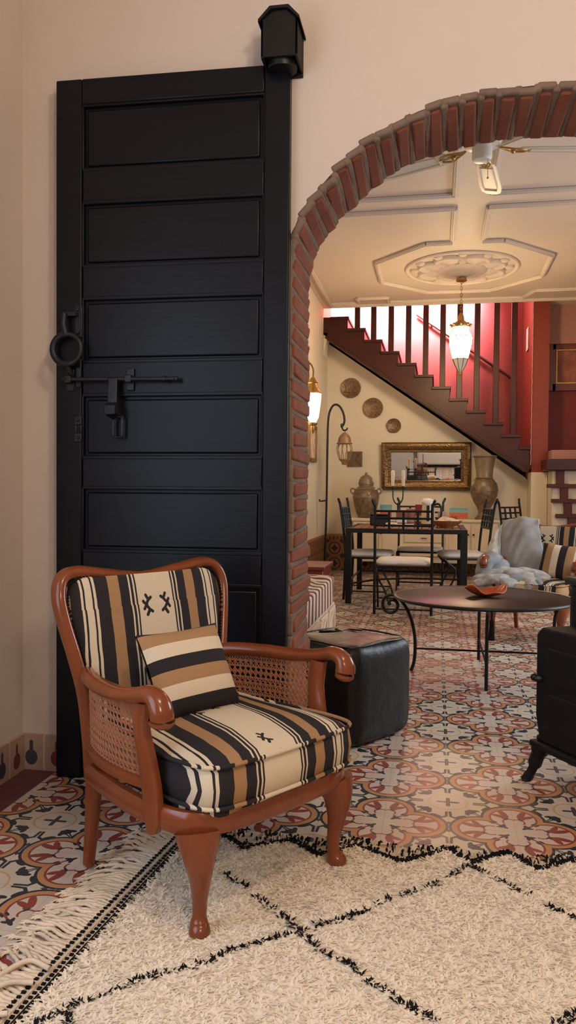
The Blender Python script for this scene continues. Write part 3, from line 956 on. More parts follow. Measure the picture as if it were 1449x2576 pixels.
def armchair(name, label):
    t = thing(name, label, 'armchair')
    # seat rail, a broad bent-wood band
    plan = [(-.235, .225), (-.262, .10), (-.282, -.03), (-.284, -.13), (-.262, -.225), (-.19, -.268), (-.09, -.280), (0, -.283), (.09, -.280), (.19, -.268), (.262, -.225), (.284, -.13), (.282, -.03), (.262, .10), (.235, .225)]
    pl = catmull(plan, 6)
    m = MB(); m.sweep([(p[0], p[1], .262) for p in pl], (.016, .030), 12, square=.75)
    m.bar((-.235, .215, .262), (.235, .215, .262), .03, .06)
    m.build('seat_rail', M['wood'], t, smooth=50)
    # legs
    for s in (-1, 1):
        path = catmull([(s * .240, -.226, .236), (s * .246, -.238, .19), (s * .243, -.238, .13), (s * .238, -.231, .07), (s * .240, -.232, .030), (s * .246, -.240, .012), (s * .247, -.242, 0)], 5)
        rad = []
        for p in path:
            z = p[2]
            r = np.interp(z, [0, .010, .022, .045, .08, .13, .19, .215, .236], [.020, .026, .023, .0165, .018, .025, .040, .050, .055])
            rad.append(float(r))
        m = MB(); m.sweep(path, rad, 14, hint=(0, 1, 0)); m.build('leg', M['wood'], t, smooth=60)
        path = catmull([(s * .228, .212, .29), (s * .228, .216, .22), (s * .226, .228, .12), (s * .224, .246, 0)], 5)
        m = MB(); m.sweep(path, [(float(np.interp(p[2], [0, .29], [.013, .020])), float(np.interp(p[2], [0, .29], [.017, .028]))) for p in path], 10, hint=(0, 1, 0), square=.7)
        m.build('leg', M['wood'], t, smooth=50)
    # arm posts, arms, lower rails and cane
    side = catmull([(.292, -.118), (.298, -.03), (.288, .07), (.262, .165), (.235, .225)], 8)
    for s in (-1, 1):
        path = catmull([(s * .292, -.130, .222), (s * .294, -.128, .30), (s * .300, -.118, .38), (s * .308, -.104, .46), (s * .314, -.108, .53)], 5)
        rad = [(.0165, float(np.interp(p[2], [.22, .25, .33, .46, .53], [.012, .030, .033, .026, .028]))) for p in path]
        m = MB(); m.sweep(path, rad, 12, hint=(0, 1, 0), square=.65); m.build('arm_post', M['wood'], t, smooth=50)
        path = catmull([(s * .226, .245, .520), (s * .262, .190, .530), (s * .300, .09, .532), (s * .318, -.01, .533), (s * .324, -.10, .544), (s * .325, -.150, .556), (s * .325, -.184, .547), (s * .324, -.198, .524), (s * .322, -.196, .497), (s * .322, -.193, .486)], 6)
        n = len(path)
        rad = []
        for i, p in enumerate(path):
            u = i / (n - 1)
            w_ = float(np.interp(u, [0, .15, .4, .64, .78, .90, 1], [.018, .022, .026, .027, .030, .031, .006]))
            h_ = float(np.interp(u, [0, .15, .4, .64, .78, .90, 1], [.022, .020, .018, .021, .025, .027, .006]))
            rad.append((w_, h_))
        m = MB(); m.sweep(path, rad, 14); m.build('arm', M['wood'], t, smooth=60)
        m = MB(); m.sweep([(s * p[0], p[1], .331) for p in side], (.014, .015), 10, square=.7); m.build('lower_side_rail', M['wood'], t, smooth=50)
        # cane: vertical, horizontal and diagonal strands following the bowed side
        m = MB()
        sp = np.array(side); L = np.concatenate([[0], np.cumsum(np.linalg.norm(np.diff(sp, axis=0), axis=1))])

        def at(d, z):
            x = np.interp(d, L, sp[:, 0]); y = np.interp(d, L, sp[:, 1])
            k = (z - .34) / .19
            return (s * (x + .018 * k * np.interp(d, [0, L[-1]], [1, .2])), y, z)
        nv, nh = 20, 11
        z0, z1 = .340, .522
        for i in range(nv):
            d = (i + .5) * L[-1] / nv
            for e in (-.0016, .0016):
                m.sweep([at(d + e, z0), at(d + e, (z0 + z1) / 2), at(d + e, z1)], .0013, 4)
        for j in range(nh):
            z = z0 + (j + .5) * (z1 - z0) / nh
            for e in (-.0017, .0017):
                m.sweep([at(q, z + e) for q in np.linspace(0, L[-1], 12)], .0013, 4)
        step = L[-1] / nv
        for sg in (-1, 1):
            for i in range(-16, nv + 16):
                pp = []
                for q in np.linspace(0, 1, 12):
                    d = (i + .0) * step + sg * q * (z1 - z0) * 0.80 * (step / ((z1 - z0) / nh))
                    if 0 <= d <= L[-1]: pp.append(at(d, z0 + q * (z1 - z0)))
                if len(pp) > 1: m.sweep(pp, .0013, 4)
        m.build('cane_panel', M['cane'], t, smooth=0)
    # back frame
    fr = catmull([(-.232, .222, .25), (-.236, .228, .36), (-.243, .240, .47), (-.262, .256, .57), (-.284, .276, .67), (-.290, .290, .735), (-.272, .302, .778), (-.225, .308, .792), (-.14, .312, .780), (0, .314, .762),
                  (.14, .312, .780), (.225, .308, .792), (.272, .302, .778), (.290, .290, .735), (.284, .276, .67), (.262, .256, .57), (.243, .240, .47), (.236, .228, .36), (.232, .222, .25)], 6)
    m = MB(); m.sweep(fr, (.0175, .024), 12, hint=(0, 1, 0)); m.build('back_frame', M['wood'], t, smooth=60)
    # upholstery inside the frame
    inner = [(p[0] * .945, p[1], p[2] - (.014 if p[2] > .7 else 0)) for p in fr if p[2] > .33]
    inner = np.array(inner); n = len(inner) // 2
    left = inner[:n + 1]; right = inner[::-1][:n + 1]

    def pad(front):
        def fn(u, v):
            i = v * n; k = int(min(i, n - 1)); f = i - k
            a = left[k] * (1 - f) + left[k + 1] * f; b_ = right[k] * (1 - f) + right[k + 1] * f
            p = a * (1 - u) + b_ * u
            e = (4 * u * (1 - u)) ** .45 * min(1.0, (1 - v) * 5 + .02) ** .5
            return (p[0], p[1] + (-.006 - .034 * e if front else .012), p[2])
        return fn
    m = MB(); m.grid(pad(True), 24, 40); m.grid(pad(False), 24, 40)
    bk = m.build('backrest', M['kilim_back'], t, smooth=70)
    m = MB()
    edge = [(p[0] * .99, p[1] - .016, p[2] - .002) for p in inner if p[2] > .40]
    for i in range(len(edge) - 1):
        a, b_ = np.array(edge[i]), np.array(edge[i + 1])
        L = np.linalg.norm(b_ - a); k = max(1, int(L / .0085))
        for q in range(k):
            c = a + (b_ - a) * (q / k); m.ball(tuple(c), .0042, 6)
    m.build('studded_braid', M['wool_black'], bk, smooth=60)
    # seat cushion
    out = catmull([(-.228, .20), (-.248, .06), (-.262, -.09), (-.266, -.20), (-.240, -.282), (-.14, -.304), (0, -.308), (.14, -.304), (.240, -.282), (.266, -.20), (.262, -.09), (.248, .06), (.228, .20), (0, .215)], 5, True)
    out = [(p[0], p[1]) for p in out]
    cu = cushion_mesh(out, .292, .398, .034).build('seat_cushion', M['kilim_seat'], t, smooth=60)
    m = MB()
    for z in (.302, .397): m.sweep([(p[0] * 1.004, p[1] * 1.004, z) for p in out], .0052, 8, True)
    m.build('piping', M['kilim_seat'], cu)
    # woven strap platform below the cushion
    m = MB(); m.prism([(p[0] * .96, p[1] * .96 + .004) for p in out], .276, .292, 'xy'); m.build('webbing', M['kilim_seat'], t, smooth=0)
    return t


ac = armchair('armchair', 'orange-brown wooden armchair with striped kilim upholstery standing on the rug before the black door')
AC_LOC = Vector((-.590, 2.0825, .010)); AC_RZ = math.radians(57.3)
ac.location = AC_LOC; ac.rotation_euler = (0, 0, AC_RZ)


def soft_pillow(name, mat, w, h, th, label, cat, M4, group=None):
    m = MB()

    def fn(sign):
        def g(u, v):
            a, b_ = u * 2 - 1, v * 2 - 1
            e = max(0.0, (1 - abs(a) ** 2.6)) ** .55 * max(0.0, (1 - abs(b_) ** 2.6)) ** .55
            x = a * w / 2 * (1 - .06 * (1 - b_ * b_) * abs(a)); y = b_ * h / 2 * (1 - .06 * (1 - a * a) * abs(b_))
            return (x, y, sign * (.004 + e * th / 2))
        return g
    m.grid(fn(1), 26, 26); m.grid(fn(-1), 26, 26)
    N = 26
    ed = [(w / 2 * (2 * i / N - 1), -h / 2) for i in range(N)]
    o = m.build(name, mat, smooth=70)
    o.matrix_world = M4
    o.location, o.rotation_euler = M4.to_translation(), M4.to_euler()
    return tag(o, label, cat, group)


def chair_matrix(loc, rz): return Matrix.Translation(loc) @ Matrix.Rotation(rz, 4, 'Z')


# pillow leaning on the backrest: local x = width, y = up the pillow, z = towards the sitter
pm = chair_matrix(AC_LOC, AC_RZ) @ Matrix.Translation((-.028, .062, .528)) @ Matrix.Rotation(math.radians(-3), 4, 'Z') @ Matrix.Rotation(math.radians(62), 4, 'X') @ Matrix.Rotation(math.radians(1), 4, 'Z')
soft_pillow('cushion', M['pillow'], .268, .240, .095, 'small square cushion with tan, cream and black stripes on the armchair before the black door', 'cushion', pm)

# ------------------------------------------------------------------ shaggy rug
rg = thing('rug', 'ivory shaggy wool rug with thin black diamond lines under the armchair', 'rug', (0, 0, 0))
ZIG = [(-.72, 2.235), (-.655, 2.28), (-.588, 2.254), (-.526, 2.195), (-.402, 2.274), (-.313, 2.196), (-.217, 2.275), (-.086, 2.201), (.044, 2.302), (.108, 2.232), (.206, 2.318), (.282, 2.227), (.39, 2.313), (.47, 2.235), (.57, 2.315), (.66, 2.235), (.80, 2.30)]
zx = np.array([p[0] for p in ZIG]); zy = np.array([p[1] for p in ZIG])


def edge_x(y): return -.768 + .088 * (y - 1.405)


LINES = [[(-.64, 2.145), (-.588, 2.084), (-.458, 1.965), (-.296, 1.803), (-.246, 1.736), (-.172, 1.697), (-.129, 1.642), (-.065, 1.588), (.014, 1.531), (.13, 1.43), (.25, 1.33)],
         [(-.296, 1.803), (-.2, 1.872), (-.131, 1.961), (-.027, 2.052), (.099, 2.206)],
         [(.099, 2.206), (.175, 2.136), (.255, 2.048), (.337, 1.985), (.45, 1.87), (.56, 1.78), (.70, 1.63)],
         [(-.296, 1.803), (-.358, 1.754), (-.438, 1.69), (-.501, 1.616), (-.591, 1.55), (-.657, 1.484), (-.700, 1.431), (-.745, 1.37)],
         [(.13, 1.43), (.243, 1.576), (.276, 1.606), (.42, 1.70), (.56, 1.78)], [(-.70, 1.43), (-.62, 1.33), (-.55, 1.25)]]


def dist_lines(px, py):
    d = np.full(px.shape, 9.0)
    for L in LINES:
        for (ax, ay), (bx_, by_) in zip(L[:-1], L[1:]):
            vx, vy = bx_ - ax, by_ - ay
            t_ = np.clip(((px - ax) * vx + (py - ay) * vy) / (vx * vx + vy * vy), 0, 1)
            d = np.minimum(d, np.hypot(px - ax - t_ * vx, py - ay - t_ * vy))
    return d


def lump(px, py):
    return (np.sin(px * 61 + 1.3 * np.sin(py * 37)) * np.sin(py * 53 + 1.7 * np.sin(px * 29)) * .5 + np.sin(px * 23 + py * 17) * .5)


m = MB()
NX, NY = 190, 190
RY0, RX1 = 1.10, .80


def rug_pt(u, v):
    y = RY0 + (float(np.interp(edge_x(2.2) * (1 - u) + RX1 * u, zx, zy)) - RY0) * v
    x = edge_x(y) * (1 - u) + RX1 * u
    e = min(1.0, min(u * 40, (1 - v) * 40))
    return (x, y, .004 + (.012 + .004 * float(lump(np.array(x), np.array(y)))) * e ** .5)


m.grid(rug_pt, NX, NY)
pile = m.build('pile', M['wool'], rg, smooth=80)
pile['kind'] = 'stuff'
# tufts of the pile: bent blades of yarn in one mesh
NT = 78000
px = rng.uniform(-.80, RX1, NT); py = rng.uniform(RY0, 2.33, NT)
ok = (px > edge_x(py) + .004) & (py < np.interp(px, zx, zy) - .004)
px, py = px[ok], py[ok]
dl = dist_lines(px, py) + rng.normal(0, .0030, px.shape)
blk = dl < .0048
gap = (np.sin(px * 47 + py * 61) + np.sin(px * 23 - py * 31)) < -1.30
blk &= ~gap
n = len(px)
ang = rng.uniform(0, 2 * PI, n)
lean = rng.uniform(.012, .024, n) * np.where(blk, .75, 1.0)
hgt = rng.uniform(.0045, .0085, n) + np.where(blk, .0045, 0.0)
wd = rng.uniform(.0028, .0052, n) * np.where(blk, .8, 1.0)
base = np.stack([px, py, .0125 + .004 * lump(px, py)], 1)
dx = np.stack([np.cos(ang), np.sin(ang), 0 * ang], 1); dyv = np.stack([-np.sin(ang), np.cos(ang), 0 * ang], 1)
up = np.array([0, 0, 1.0])
v0 = base + dyv * wd[:, None]; v1 = base - dyv * wd[:, None]
v2 = base + dx * (lean * .4)[:, None] - dyv * wd[:, None] * .9 + up * (hgt * .62)[:, None]
v3 = base + dx * (lean * .4)[:, None] + dyv * wd[:, None] * .9 + up * (hgt * .62)[:, None]
v4 = base + dx * lean[:, None] + up * hgt[:, None]
V = np.stack([v0, v1, v2, v3, v4], 1).reshape(-1, 3)


def tuft_mesh(name, sel, mat):
    k = np.nonzero(sel)[0]; nn = len(k)
    VV = np.stack([v0[k], v1[k], v2[k], v3[k], v4[k]], 1).reshape(-1, 3)
    o_ = np.arange(nn) * 5
    quads = np.stack([o_, o_ + 1, o_ + 2, o_ + 3], 1); tris = np.stack([o_ + 3, o_ + 2, o_ + 4], 1)
    me = bpy.data.meshes.new(name)
    me.vertices.add(len(VV)); me.vertices.foreach_set('co', VV.ravel())
    loops = np.concatenate([quads.ravel(), tris.ravel()])
    me.loops.add(len(loops)); me.loops.foreach_set('vertex_index', loops.astype(np.int32))
    me.polygons.add(nn * 2)
    starts = np.concatenate([np.arange(nn) * 4, nn * 4 + np.arange(nn) * 3])
    me.polygons.foreach_set('loop_start', starts.astype(np.int32))
    me.polygons.foreach_set('use_smooth', [True] * (nn * 2))
    me.update(calc_edges=True); me.validate()
    me.materials.append(mat.m)
    o = bpy.data.objects.new(name, me); COL.objects.link(o); o.parent = rg; o['kind'] = 'stuff'
    return o


tuft_mesh('tufts', ~blk, M['tuft'])
bl = tuft_mesh('diamond_lines', blk, M['wool_black'])
# flat-woven end border with black pick-up squares
m = MB()
ys = np.linspace(RY0, 2.26, 60)
lx = [edge_x(y) for y in ys]


def strip(a, b_, z0, z1, mi):
    V = []; F = []
    for i, y in enumerate(ys): V += [(lx[i] + a, y, z1), (lx[i] + b_, y, z1), (lx[i] + a, y, 0), (lx[i] + b_, y, 0)]
    for i in range(len(ys) - 1):
        o = i * 4; F += [(o, o + 4, o + 5, o + 1), (o, o + 2, o + 6, o + 4), (o + 1, o + 5, o + 7, o + 3)]
    m.add(V, F, mi)


strip(-.058, .006, 0, .0075, 0)
strip(-.041, -.036, 0, .010, 0); strip(-.020, -.017, 0, .009, 1); strip(-.004, -.001, 0, .009, 1)
y = RY0
while y < 2.25:
    x = edge_x(y)
    for off, sx_ in ((-.052, .010), (-.028, .008), (-.011, .007)):
        m.box((x + off + rng.uniform(-.001, .001), y + off * .1, .0085), (sx_, rng.uniform(.006, .0085), .0045), None, 1)
    m.box((x + .001, y + .006, .0085), (.005, .003, .004), None, 1)
    y += .0155
m.build('woven_border', [M['flat_weave'], M['wool_black']], rg, smooth=0)
# long twisted fringe on the left end
m = MB()
y = RY0
while y < 2.27:
    x = edge_x(y) - .055
    L = rng.uniform(.085, .135) * (1.0 if y > 1.55 else 1.15)
    da = rng.normal(.10, .16) + .35 * math.sin(y * 9.0)
    pts_ = []
    for k in range(6):
        q = k / 5
        pts_.append((x - L * q * math.cos(da * q), y + L * q * math.sin(da * q) + .004 * math.sin(q * 9 + y * 50), .006 + .009 * math.sin(q * PI) * rng.uniform(.4, 1.2)))
    pts_ = catmull(pts_, 3)
    r0 = rng.uniform(.0042, .0062)
    m.sweep(pts_, [r0 * (1 + .18 * math.sin(i * 2.6)) * (1.0 if i < len(pts_) - 3 else .8) for i in range(len(pts_))], 6)
    for k in range(7):
        a = rng.normal(PI - da, .55); Lf = rng.uniform(.012, .034)
        e = np.array(pts_[-1]); m.sweep([tuple(e), (e[0] + Lf * .6 * math.cos(a), e[1] + Lf * .6 * math.sin(a), .006), (e[0] + Lf * math.cos(a + .2), e[1] + Lf * math.sin(a + .2), .004)], [.0030, .0022, .0012], 4)
    y += rng.uniform(.0095, .0135)
for pts_ in ([(-.80, 1.50, .02), (-.85, 1.48, .024), (-.885, 1.42, .02), (-.89, 1.36, .012), (-.86, 1.33, .01)], [(-.79, 1.55, .02), (-.84, 1.56, .026), (-.875, 1.52, .02), (-.90, 1.45, .012)],
             [(-.90, 1.50, .01), (-.93, 1.46, .012), (-.94, 1.40, .012), (-.91, 1.37, .012), (-.895, 1.41, .014)], [(-.80, 1.40, .02), (-.87, 1.37, .02), (-.90, 1.31, .012), (-.93, 1.28, .01)]):
    m.sweep(catmull(pts_, 6), .0058, 7)
fo = m.build('fringe', M['fringe'], rg, smooth=70); fo['kind'] = 'stuff'
# dark zigzag selvedge along the far side
m = MB()
xs_ = np.linspace(-.70, .80, 240)
V = []; F = []
for i, x in enumerate(xs_):
    zi = float(np.interp(x, zx, zy)); o_ = max(zi + .012, 2.318 + .010 * math.sin(x * 21) + .01 * math.sin(x * 57))
    V += [(x, zi - .006, .006), (x, o_, .004)]
for i in range(len(xs_) - 1): F.append((2 * i, 2 * i + 2, 2 * i + 3, 2 * i + 1))
m.add(V, F, 0)
for i in range(620):
    x = rng.uniform(-.70, .80); zi = float(np.interp(x, zx, zy)); o_ = max(zi + .022, 2.322 + .012 * math.sin(x * 21))
    ya = rng.uniform(zi, o_); L = rng.uniform(.012, .036); sl = rng.normal(0, .25)
    mi = 1 if rng.random() < .62 else 0
    m.sweep([(x, ya, .006), (x + sl * L * .5, ya + L * .5, .011), (x + sl * L, min(ya + L, o_ + .014), .005)], [.0026, .003, .0016], 4, mi=mi)
x = -.70
while x < .80:
    zi = float(np.interp(x, zx, zy))
    for q in range(3):
        a = rng.uniform(0, 2 * PI); L = rng.uniform(.008, .017)
        m.sweep([(x, zi + rng.normal(0, .004), .012), (x + L * .5 * math.cos(a), zi + L * .5 * math.sin(a), .021), (x + L * math.cos(a), zi + L * math.sin(a), .016)], [.0034, .003, .0012], 4, mi=1)
    x += .005
m.build('zigzag_edge', [M['flat_weave'], M['wool_black']], rg, smooth=0)

# ------------------------------------------------------------------ black leather pouf
pf = thing('pouf', 'square black leather pouf on the floor in the brick archway, right of the armchair', 'pouf', (-.372, 3.405, 0), math.radians(-34))


def super_box(a, b_, h, e, nu=48, nv=24, bulge=.02):
    def fn(u, v):
        th = 2 * PI * u; ph = -PI / 2 + PI * v

        def p_(c, k): return math.copysign(abs(c) ** k, c)
        x = a * p_(math.cos(ph), e) * p_(math.cos(th), e); y = b_ * p_(math.cos(ph), e) * p_(math.sin(th), e)
        z = h / 2 + h / 2 * p_(math.sin(ph), e)
        w_ = .006 * math.sin(7 * th + 9 * z) * math.cos(ph) + .004 * math.sin(13 * th - 17 * z)
        return (x * (1 + w_), y * (1 + w_), z + .010 * math.sin(x * 14 + 1) * math.cos(y * 17) * (1 if z > h * .8 else 0))
    return fn


m = MB(); m.grid(super_box(.208, .208, .420, .27), 72, 36); m.build('body', M['leather'], pf, smooth=80)
m = MB()
q = .168
m.sweep(catmull([(-q, -q, .406), (0, -q - .016, .412), (q, -q, .406), (q + .016, 0, .412), (q, q, .406), (0, q + .016, .412), (-q, q, .406), (-q - .016, 0, .412)], 6, True), .004, 6, True)
m.build('top_seam', M['leather'], pf)
m = MB()
for k in range(5):
    a = 2 * PI * k / 5
    m.sweep([(-.05 + .10 * math.cos(a), .03 + .10 * math.sin(a), .418), (-.05 + .05 * math.cos(a + .4), .03 + .05 * math.sin(a + .4), .424), (-.05, .03, .420)], .005, 5)
m.build('stitched_star', M['leather'], pf)

# ------------------------------------------------------------------ cast-iron stove at the right edge
sv = thing('stove', 'black cast-iron wood stove on splayed feet at the right side of the brick archway', 'stove', (.353, 2.965, 0), math.atan2(-.188, .111))
# local x runs along the visible face towards the viewer, y goes into the body
m = MB(); m.bb(.01, .56, .118, .46, .16, .715); b_body = m.build('body', M['stove'], sv, bevel=.035, seg=4)
m = MB(); m.bb(.0, .60, .112, .50, .700, .730); m.build('top_plate', M['stove_top'], sv, bevel=.012, seg=3)
m = MB(); m.prism([(.0, .24), (.0, .530), (.030, .556), (.53, .556), (.555, .530), (.555, .17), (.53, .155), (.03, .155), (.018, .17)], .0, .12, 'xz'); dd = m.build('door', M['stove'], sv, bevel=.008)
m = MB(); m.sweep([(.035, .0, .375), (.030, -.012, .375), (.022, -.020, .375)], [.011, .014, .012], 8); m.ball((.020, -.022, .378), .013); m.build('handle', M['iron'], dd)
m = MB()
for z0_, z1_ in ((.20, .33), (.36, .49)): m.bb(.06, .50, -.004, .01, z0_, z1_)
m.build('door_panels', M['stove'], dd, bevel=.006)
m = MB(); m.prism([(-.012, -.018), (.60, -.018), (.60, .50), (-.012, .50)], .125, .150, 'xy'); m.prism([(.005, .0), (.58, .0), (.58, .48), (.005, .48)], .148, .17, 'xy'); m.build('base_plate', M['stove'], sv, bevel=.008)
for (fx, fy, ox, oy) in ((.02, .015, -.03, -.035), (.56, .015, .03, -.035), (.02, .46, -.03, .03), (.56, .46, .03, .03)):
    m = MB(); m.sweep(catmull([(fx, fy, .135), (fx + ox * .25, fy + oy * .25, .10), (fx + ox * .6, fy + oy * .6, .05), (fx + ox * .9, fy + oy * .9, .02), (fx + ox * 1.15, fy + oy * 1.15, 0)], 4), [.030] * 4 + [.024] * 4 + [.016] * 4 + [.018] * 4 + [.022], 8, hint=(0, 1, 0))
    m.build('foot', M['stove'], sv)

# ------------------------------------------------------------------ coffee table with smoked glass top
ct = thing('coffee_table', 'round dark-topped iron coffee table with scrolled legs in the back room', 'table', (.262, 4.655, 0))
RT = .492
m = MB(); m.lathe([(RT - .012, .428), (RT - .004, .436), (RT - .012, .440), (.002, .4405)], 64); m.build('table_top', M['ct_top'], ct)
m = MB(); m.sweep([(RT * math.cos(a), RT * math.sin(a), .434) for a in np.linspace(0, 2 * PI, 73)[:-1]], .010, 8, True); m.build('rim', M['iron'], ct)
for k, a in enumerate((PI, -PI / 2, PI / 2, 0.0)):
    ca, sa = math.cos(a), math.sin(a)
    prof = [(.388, 0), (.372, .05), (.366, .12), (.369, .20), (.385, .28), (.413, .35), (.447, .400), (.485, .430), (.520, .430), (.548, .407), (.553, .372), (.537, .341), (.506, .330), (.477, .345), (.467, .375), (.481, .400), (.504, .404), (.519, .389), (.510, .375)]
    prof = [(r_ + .010, z) for r_, z in prof]
    if k: prof = [(.392, 0), (.388, .10), (.386, .22), (.392, .34), (.42, .405), (.46, .426)]
    m = MB(); m.sweep(catmull([(r_ * ca, r_ * sa, z) for r_, z in prof], 6), .0095, 8, hint=(-sa, ca, 0)); m.build('leg', M['iron'], ct)
m = MB()
for a in (PI, -PI / 2, PI / 2, 0.0): m.sweep([(0, 0, .13), (.385 * math.cos(a), .385 * math.sin(a), .13)], .006, 6)
m.build('stretcher', M['iron'], ct)
m = MB(); m.sweep([(.015, -.492, .434), (.015, -.506, .42), (.015, -.507, .39)], .004, 6); m.lathe([(.003, .39), (.010, .38), (.013, .33), (.017, .285), (.002, .284)], 10, (.015, -.507, 0))
o = m.build('tassel', M['wool_black']); tag(o, 'black tassel hanging from the rim of the dark coffee table', 'tassel'); o.location = (.262, 4.655, 0)

# dish with wavy rim
m = MB()


def dish(u, v):
    a = 2 * PI * u; r_ = v * .094
    lob = 1 + .10 * math.cos(2 * a + .6)
    z = .006 + .040 * v ** 2.4 * (1 + .55 * math.cos(2 * a - .5)) + .010 * v ** 3 * math.cos(5 * a)
    return (r_ * lob * math.cos(a) * 1.15, r_ * lob * math.sin(a) * .8, z)


m.grid(dish, 48, 12)
o = m.build('dish', M['clay'], smooth=80, solid=.006); o.location = (.275, 4.66, .4385); o.rotation_euler = (0, 0, .25)
tag(o, 'leaf-shaped glazed terracotta dish on the dark coffee table', 'dish')

# ------------------------------------------------------------------ second armchair, with its pillow and a throw
A2 = Vector((.71, 6.0, 0)); A2R = math.radians(-24)
a2 = dup(ac, A2, A2R, 'orange-brown striped kilim armchair half covered by a grey throw behind the coffee table')
pm2 = chair_matrix(A2, A2R) @ Matrix.Translation((.150, .07, .53)) @ Matrix.Rotation(math.radians(66), 4, 'X') @ Matrix.Rotation(math.radians(-4), 4, 'Z')
soft_pillow('cushion', M['pillow2'], .30, .27, .10, 'striped square cushion standing on the armchair behind the coffee table', 'cushion', pm2)

tb = thing('throw_blanket', 'grey quilted throw draped over the back and seat of the far armchair', 'blanket', A2, A2R)


def patch(rows, nu, nv, relief):
    """smooth surface through rows of control points, with cloth relief along its normal side"""
    R_ = [np.array(catmull(r, 12)) for r in rows]
    n0 = len(R_[0]) - 1
    C_l = [np.array(catmull([r[k] for r in R_], 10)) for k in range(n0 + 1)]
    n1 = len(C_l[0]) - 1

    def fn(u, v):
        a = u * n0; k = int(min(a, n0 - 1)); f = a - k
        b = v * n1; l = int(min(b, n1 - 1)); g = b - l
        p = (C_l[k][l] * (1 - f) + C_l[k + 1][l] * f) * (1 - g) + (C_l[k][l + 1] * (1 - f) + C_l[k + 1][l + 1] * f) * g
        q = relief(u, v)
        return (p[0], p[1] - q, p[2] + q * .4)
    m = MB(); m.grid(fn, nu, nv)
    return m


def quilt_relief(u, v):
    d = math.sin((u * 1.0 + v * 1.9) * 19 + 1.2 * math.sin(7 * u - 4 * v)) * .0035 + math.sin((u - v) * 9) * .004
    return d + .010 * math.sin(u * 11 + 1) * max(0, 1 - abs(v - .28) * 5)


patch([[(-.33, .375, .58), (-.22, .375, .58), (-.10, .375, .58)], [(-.345, .345, .77), (-.22, .35, .79), (-.09, .345, .78)], [(-.345, .300, .805), (-.22, .295, .835), (-.085, .300, .825)],
       [(-.340, .235, .74), (-.20, .215, .755), (-.060, .240, .75)], [(-.320, .165, .60), (-.17, .135, .61), (-.010, .175, .61)], [(-.290, .115, .50), (-.14, .085, .50), (.025, .135, .505)], [(-.275, .085, .430), (-.12, .060, .432), (.040, .105, .442)]],
      40, 60, quilt_relief).build('quilted_panel', M['blanket'], tb, smooth=80, solid=.012)
m = MB(); m.sweep([(-.275, .078, .434), (-.12, .050, .436), (.040, .096, .446)], (.016, .010), 8); m.build('hem', M['blanket_light'], tb)
patch([[(-.348, .30, .798), (-.355, .31, .79), (-.362, .32, .78)], [(-.345, .235, .735), (-.38, .235, .73), (-.41, .255, .69)], [(-.325, .160, .60), (-.385, .150, .605), (-.435, .175, .60)], [(-.298, .108, .50), (-.36, .09, .51), (-.425, .11, .50)], [(-.285, .09, .455), (-.34, .05, .46), (-.395, .07, .455)]],
      18, 34, lambda u, v: .006 * math.sin(9 * u + 7 * v) + .004 * math.sin(17 * v - 5 * u)).build('printed_side', M['blanket_print'], tb, smooth=80, solid=.012)
m = MB()


def heap(u, v):
    a = u * 2 - 1
    x = -.105 + .235 * a + .016 * math.sin(7 * v + 2 * a); y = -.315 + .40 * v + .02 * math.sin(5 * a)
    hump = max(0, 1 - abs(a) ** 4) ** .7 * max(0.0, math.sin(PI * min(1, v * 1.02 + .02))) ** .5
    z = .402 + hump * (.040 + .014 * math.sin(8 * a + 5 * v) + .010 * math.sin(13 * v - 6 * a))
    if v < .16: z -= (.16 - v) * .9
    return (x, y, z)


m.grid(heap, 50, 40); m.build('bunched_end', M['blanket_blue'], tb, smooth=80, solid=.010)


def fold(pts_, r0, flat=.62):
    p = catmull(pts_, 8); n = len(p)
    return p, [(r0 * (.55 + .45 * math.sin(PI * (k + 1) / (n + 1))) * (1 + .06 * math.sin(k * .7)), r0 * flat * (.6 + .4 * math.sin(PI * (k + 1) / (n + 1))) * (1 + .10 * math.sin(k * .9 + 1))) for k in range(n)]


m = MB()
for pts_, r0 in (([(-.36, -.26, .395), (-.29, -.17, .440), (-.19, -.11, .455), (-.08, -.13, .440), (.03, -.20, .415), (.07, -.31, .375)], .085), ([(-.35, -.31, .370), (-.25, -.26, .410), (-.14, -.25, .412), (-.06, -.32, .375)], .078),
                 ([(-.22, -.02, .450), (-.08, -.04, .462), (.05, -.06, .440), (.10, -.16, .415)], .062)):
    p, r_ = fold(pts_, r0, .50); m.sweep(p, r_, 16)
m.build('rolled_folds', M['blanket_light'], tb, smooth=80, subd=1)
m = MB()
for pts_, r0 in (([(-.34, -.19, .42), (-.330, -.13, .505), (-.325, -.03, .540), (-.315, .07, .52)], .080), ([(-.27, -.21, .42), (-.265, -.10, .475), (-.27, .02, .49), (-.29, .10, .46)], .072)):
    p, r_ = fold(pts_, r0, .70); m.sweep(p, r_, 16)
m.build('arm_fold', M['blanket_blue'], tb, smooth=80, subd=1)

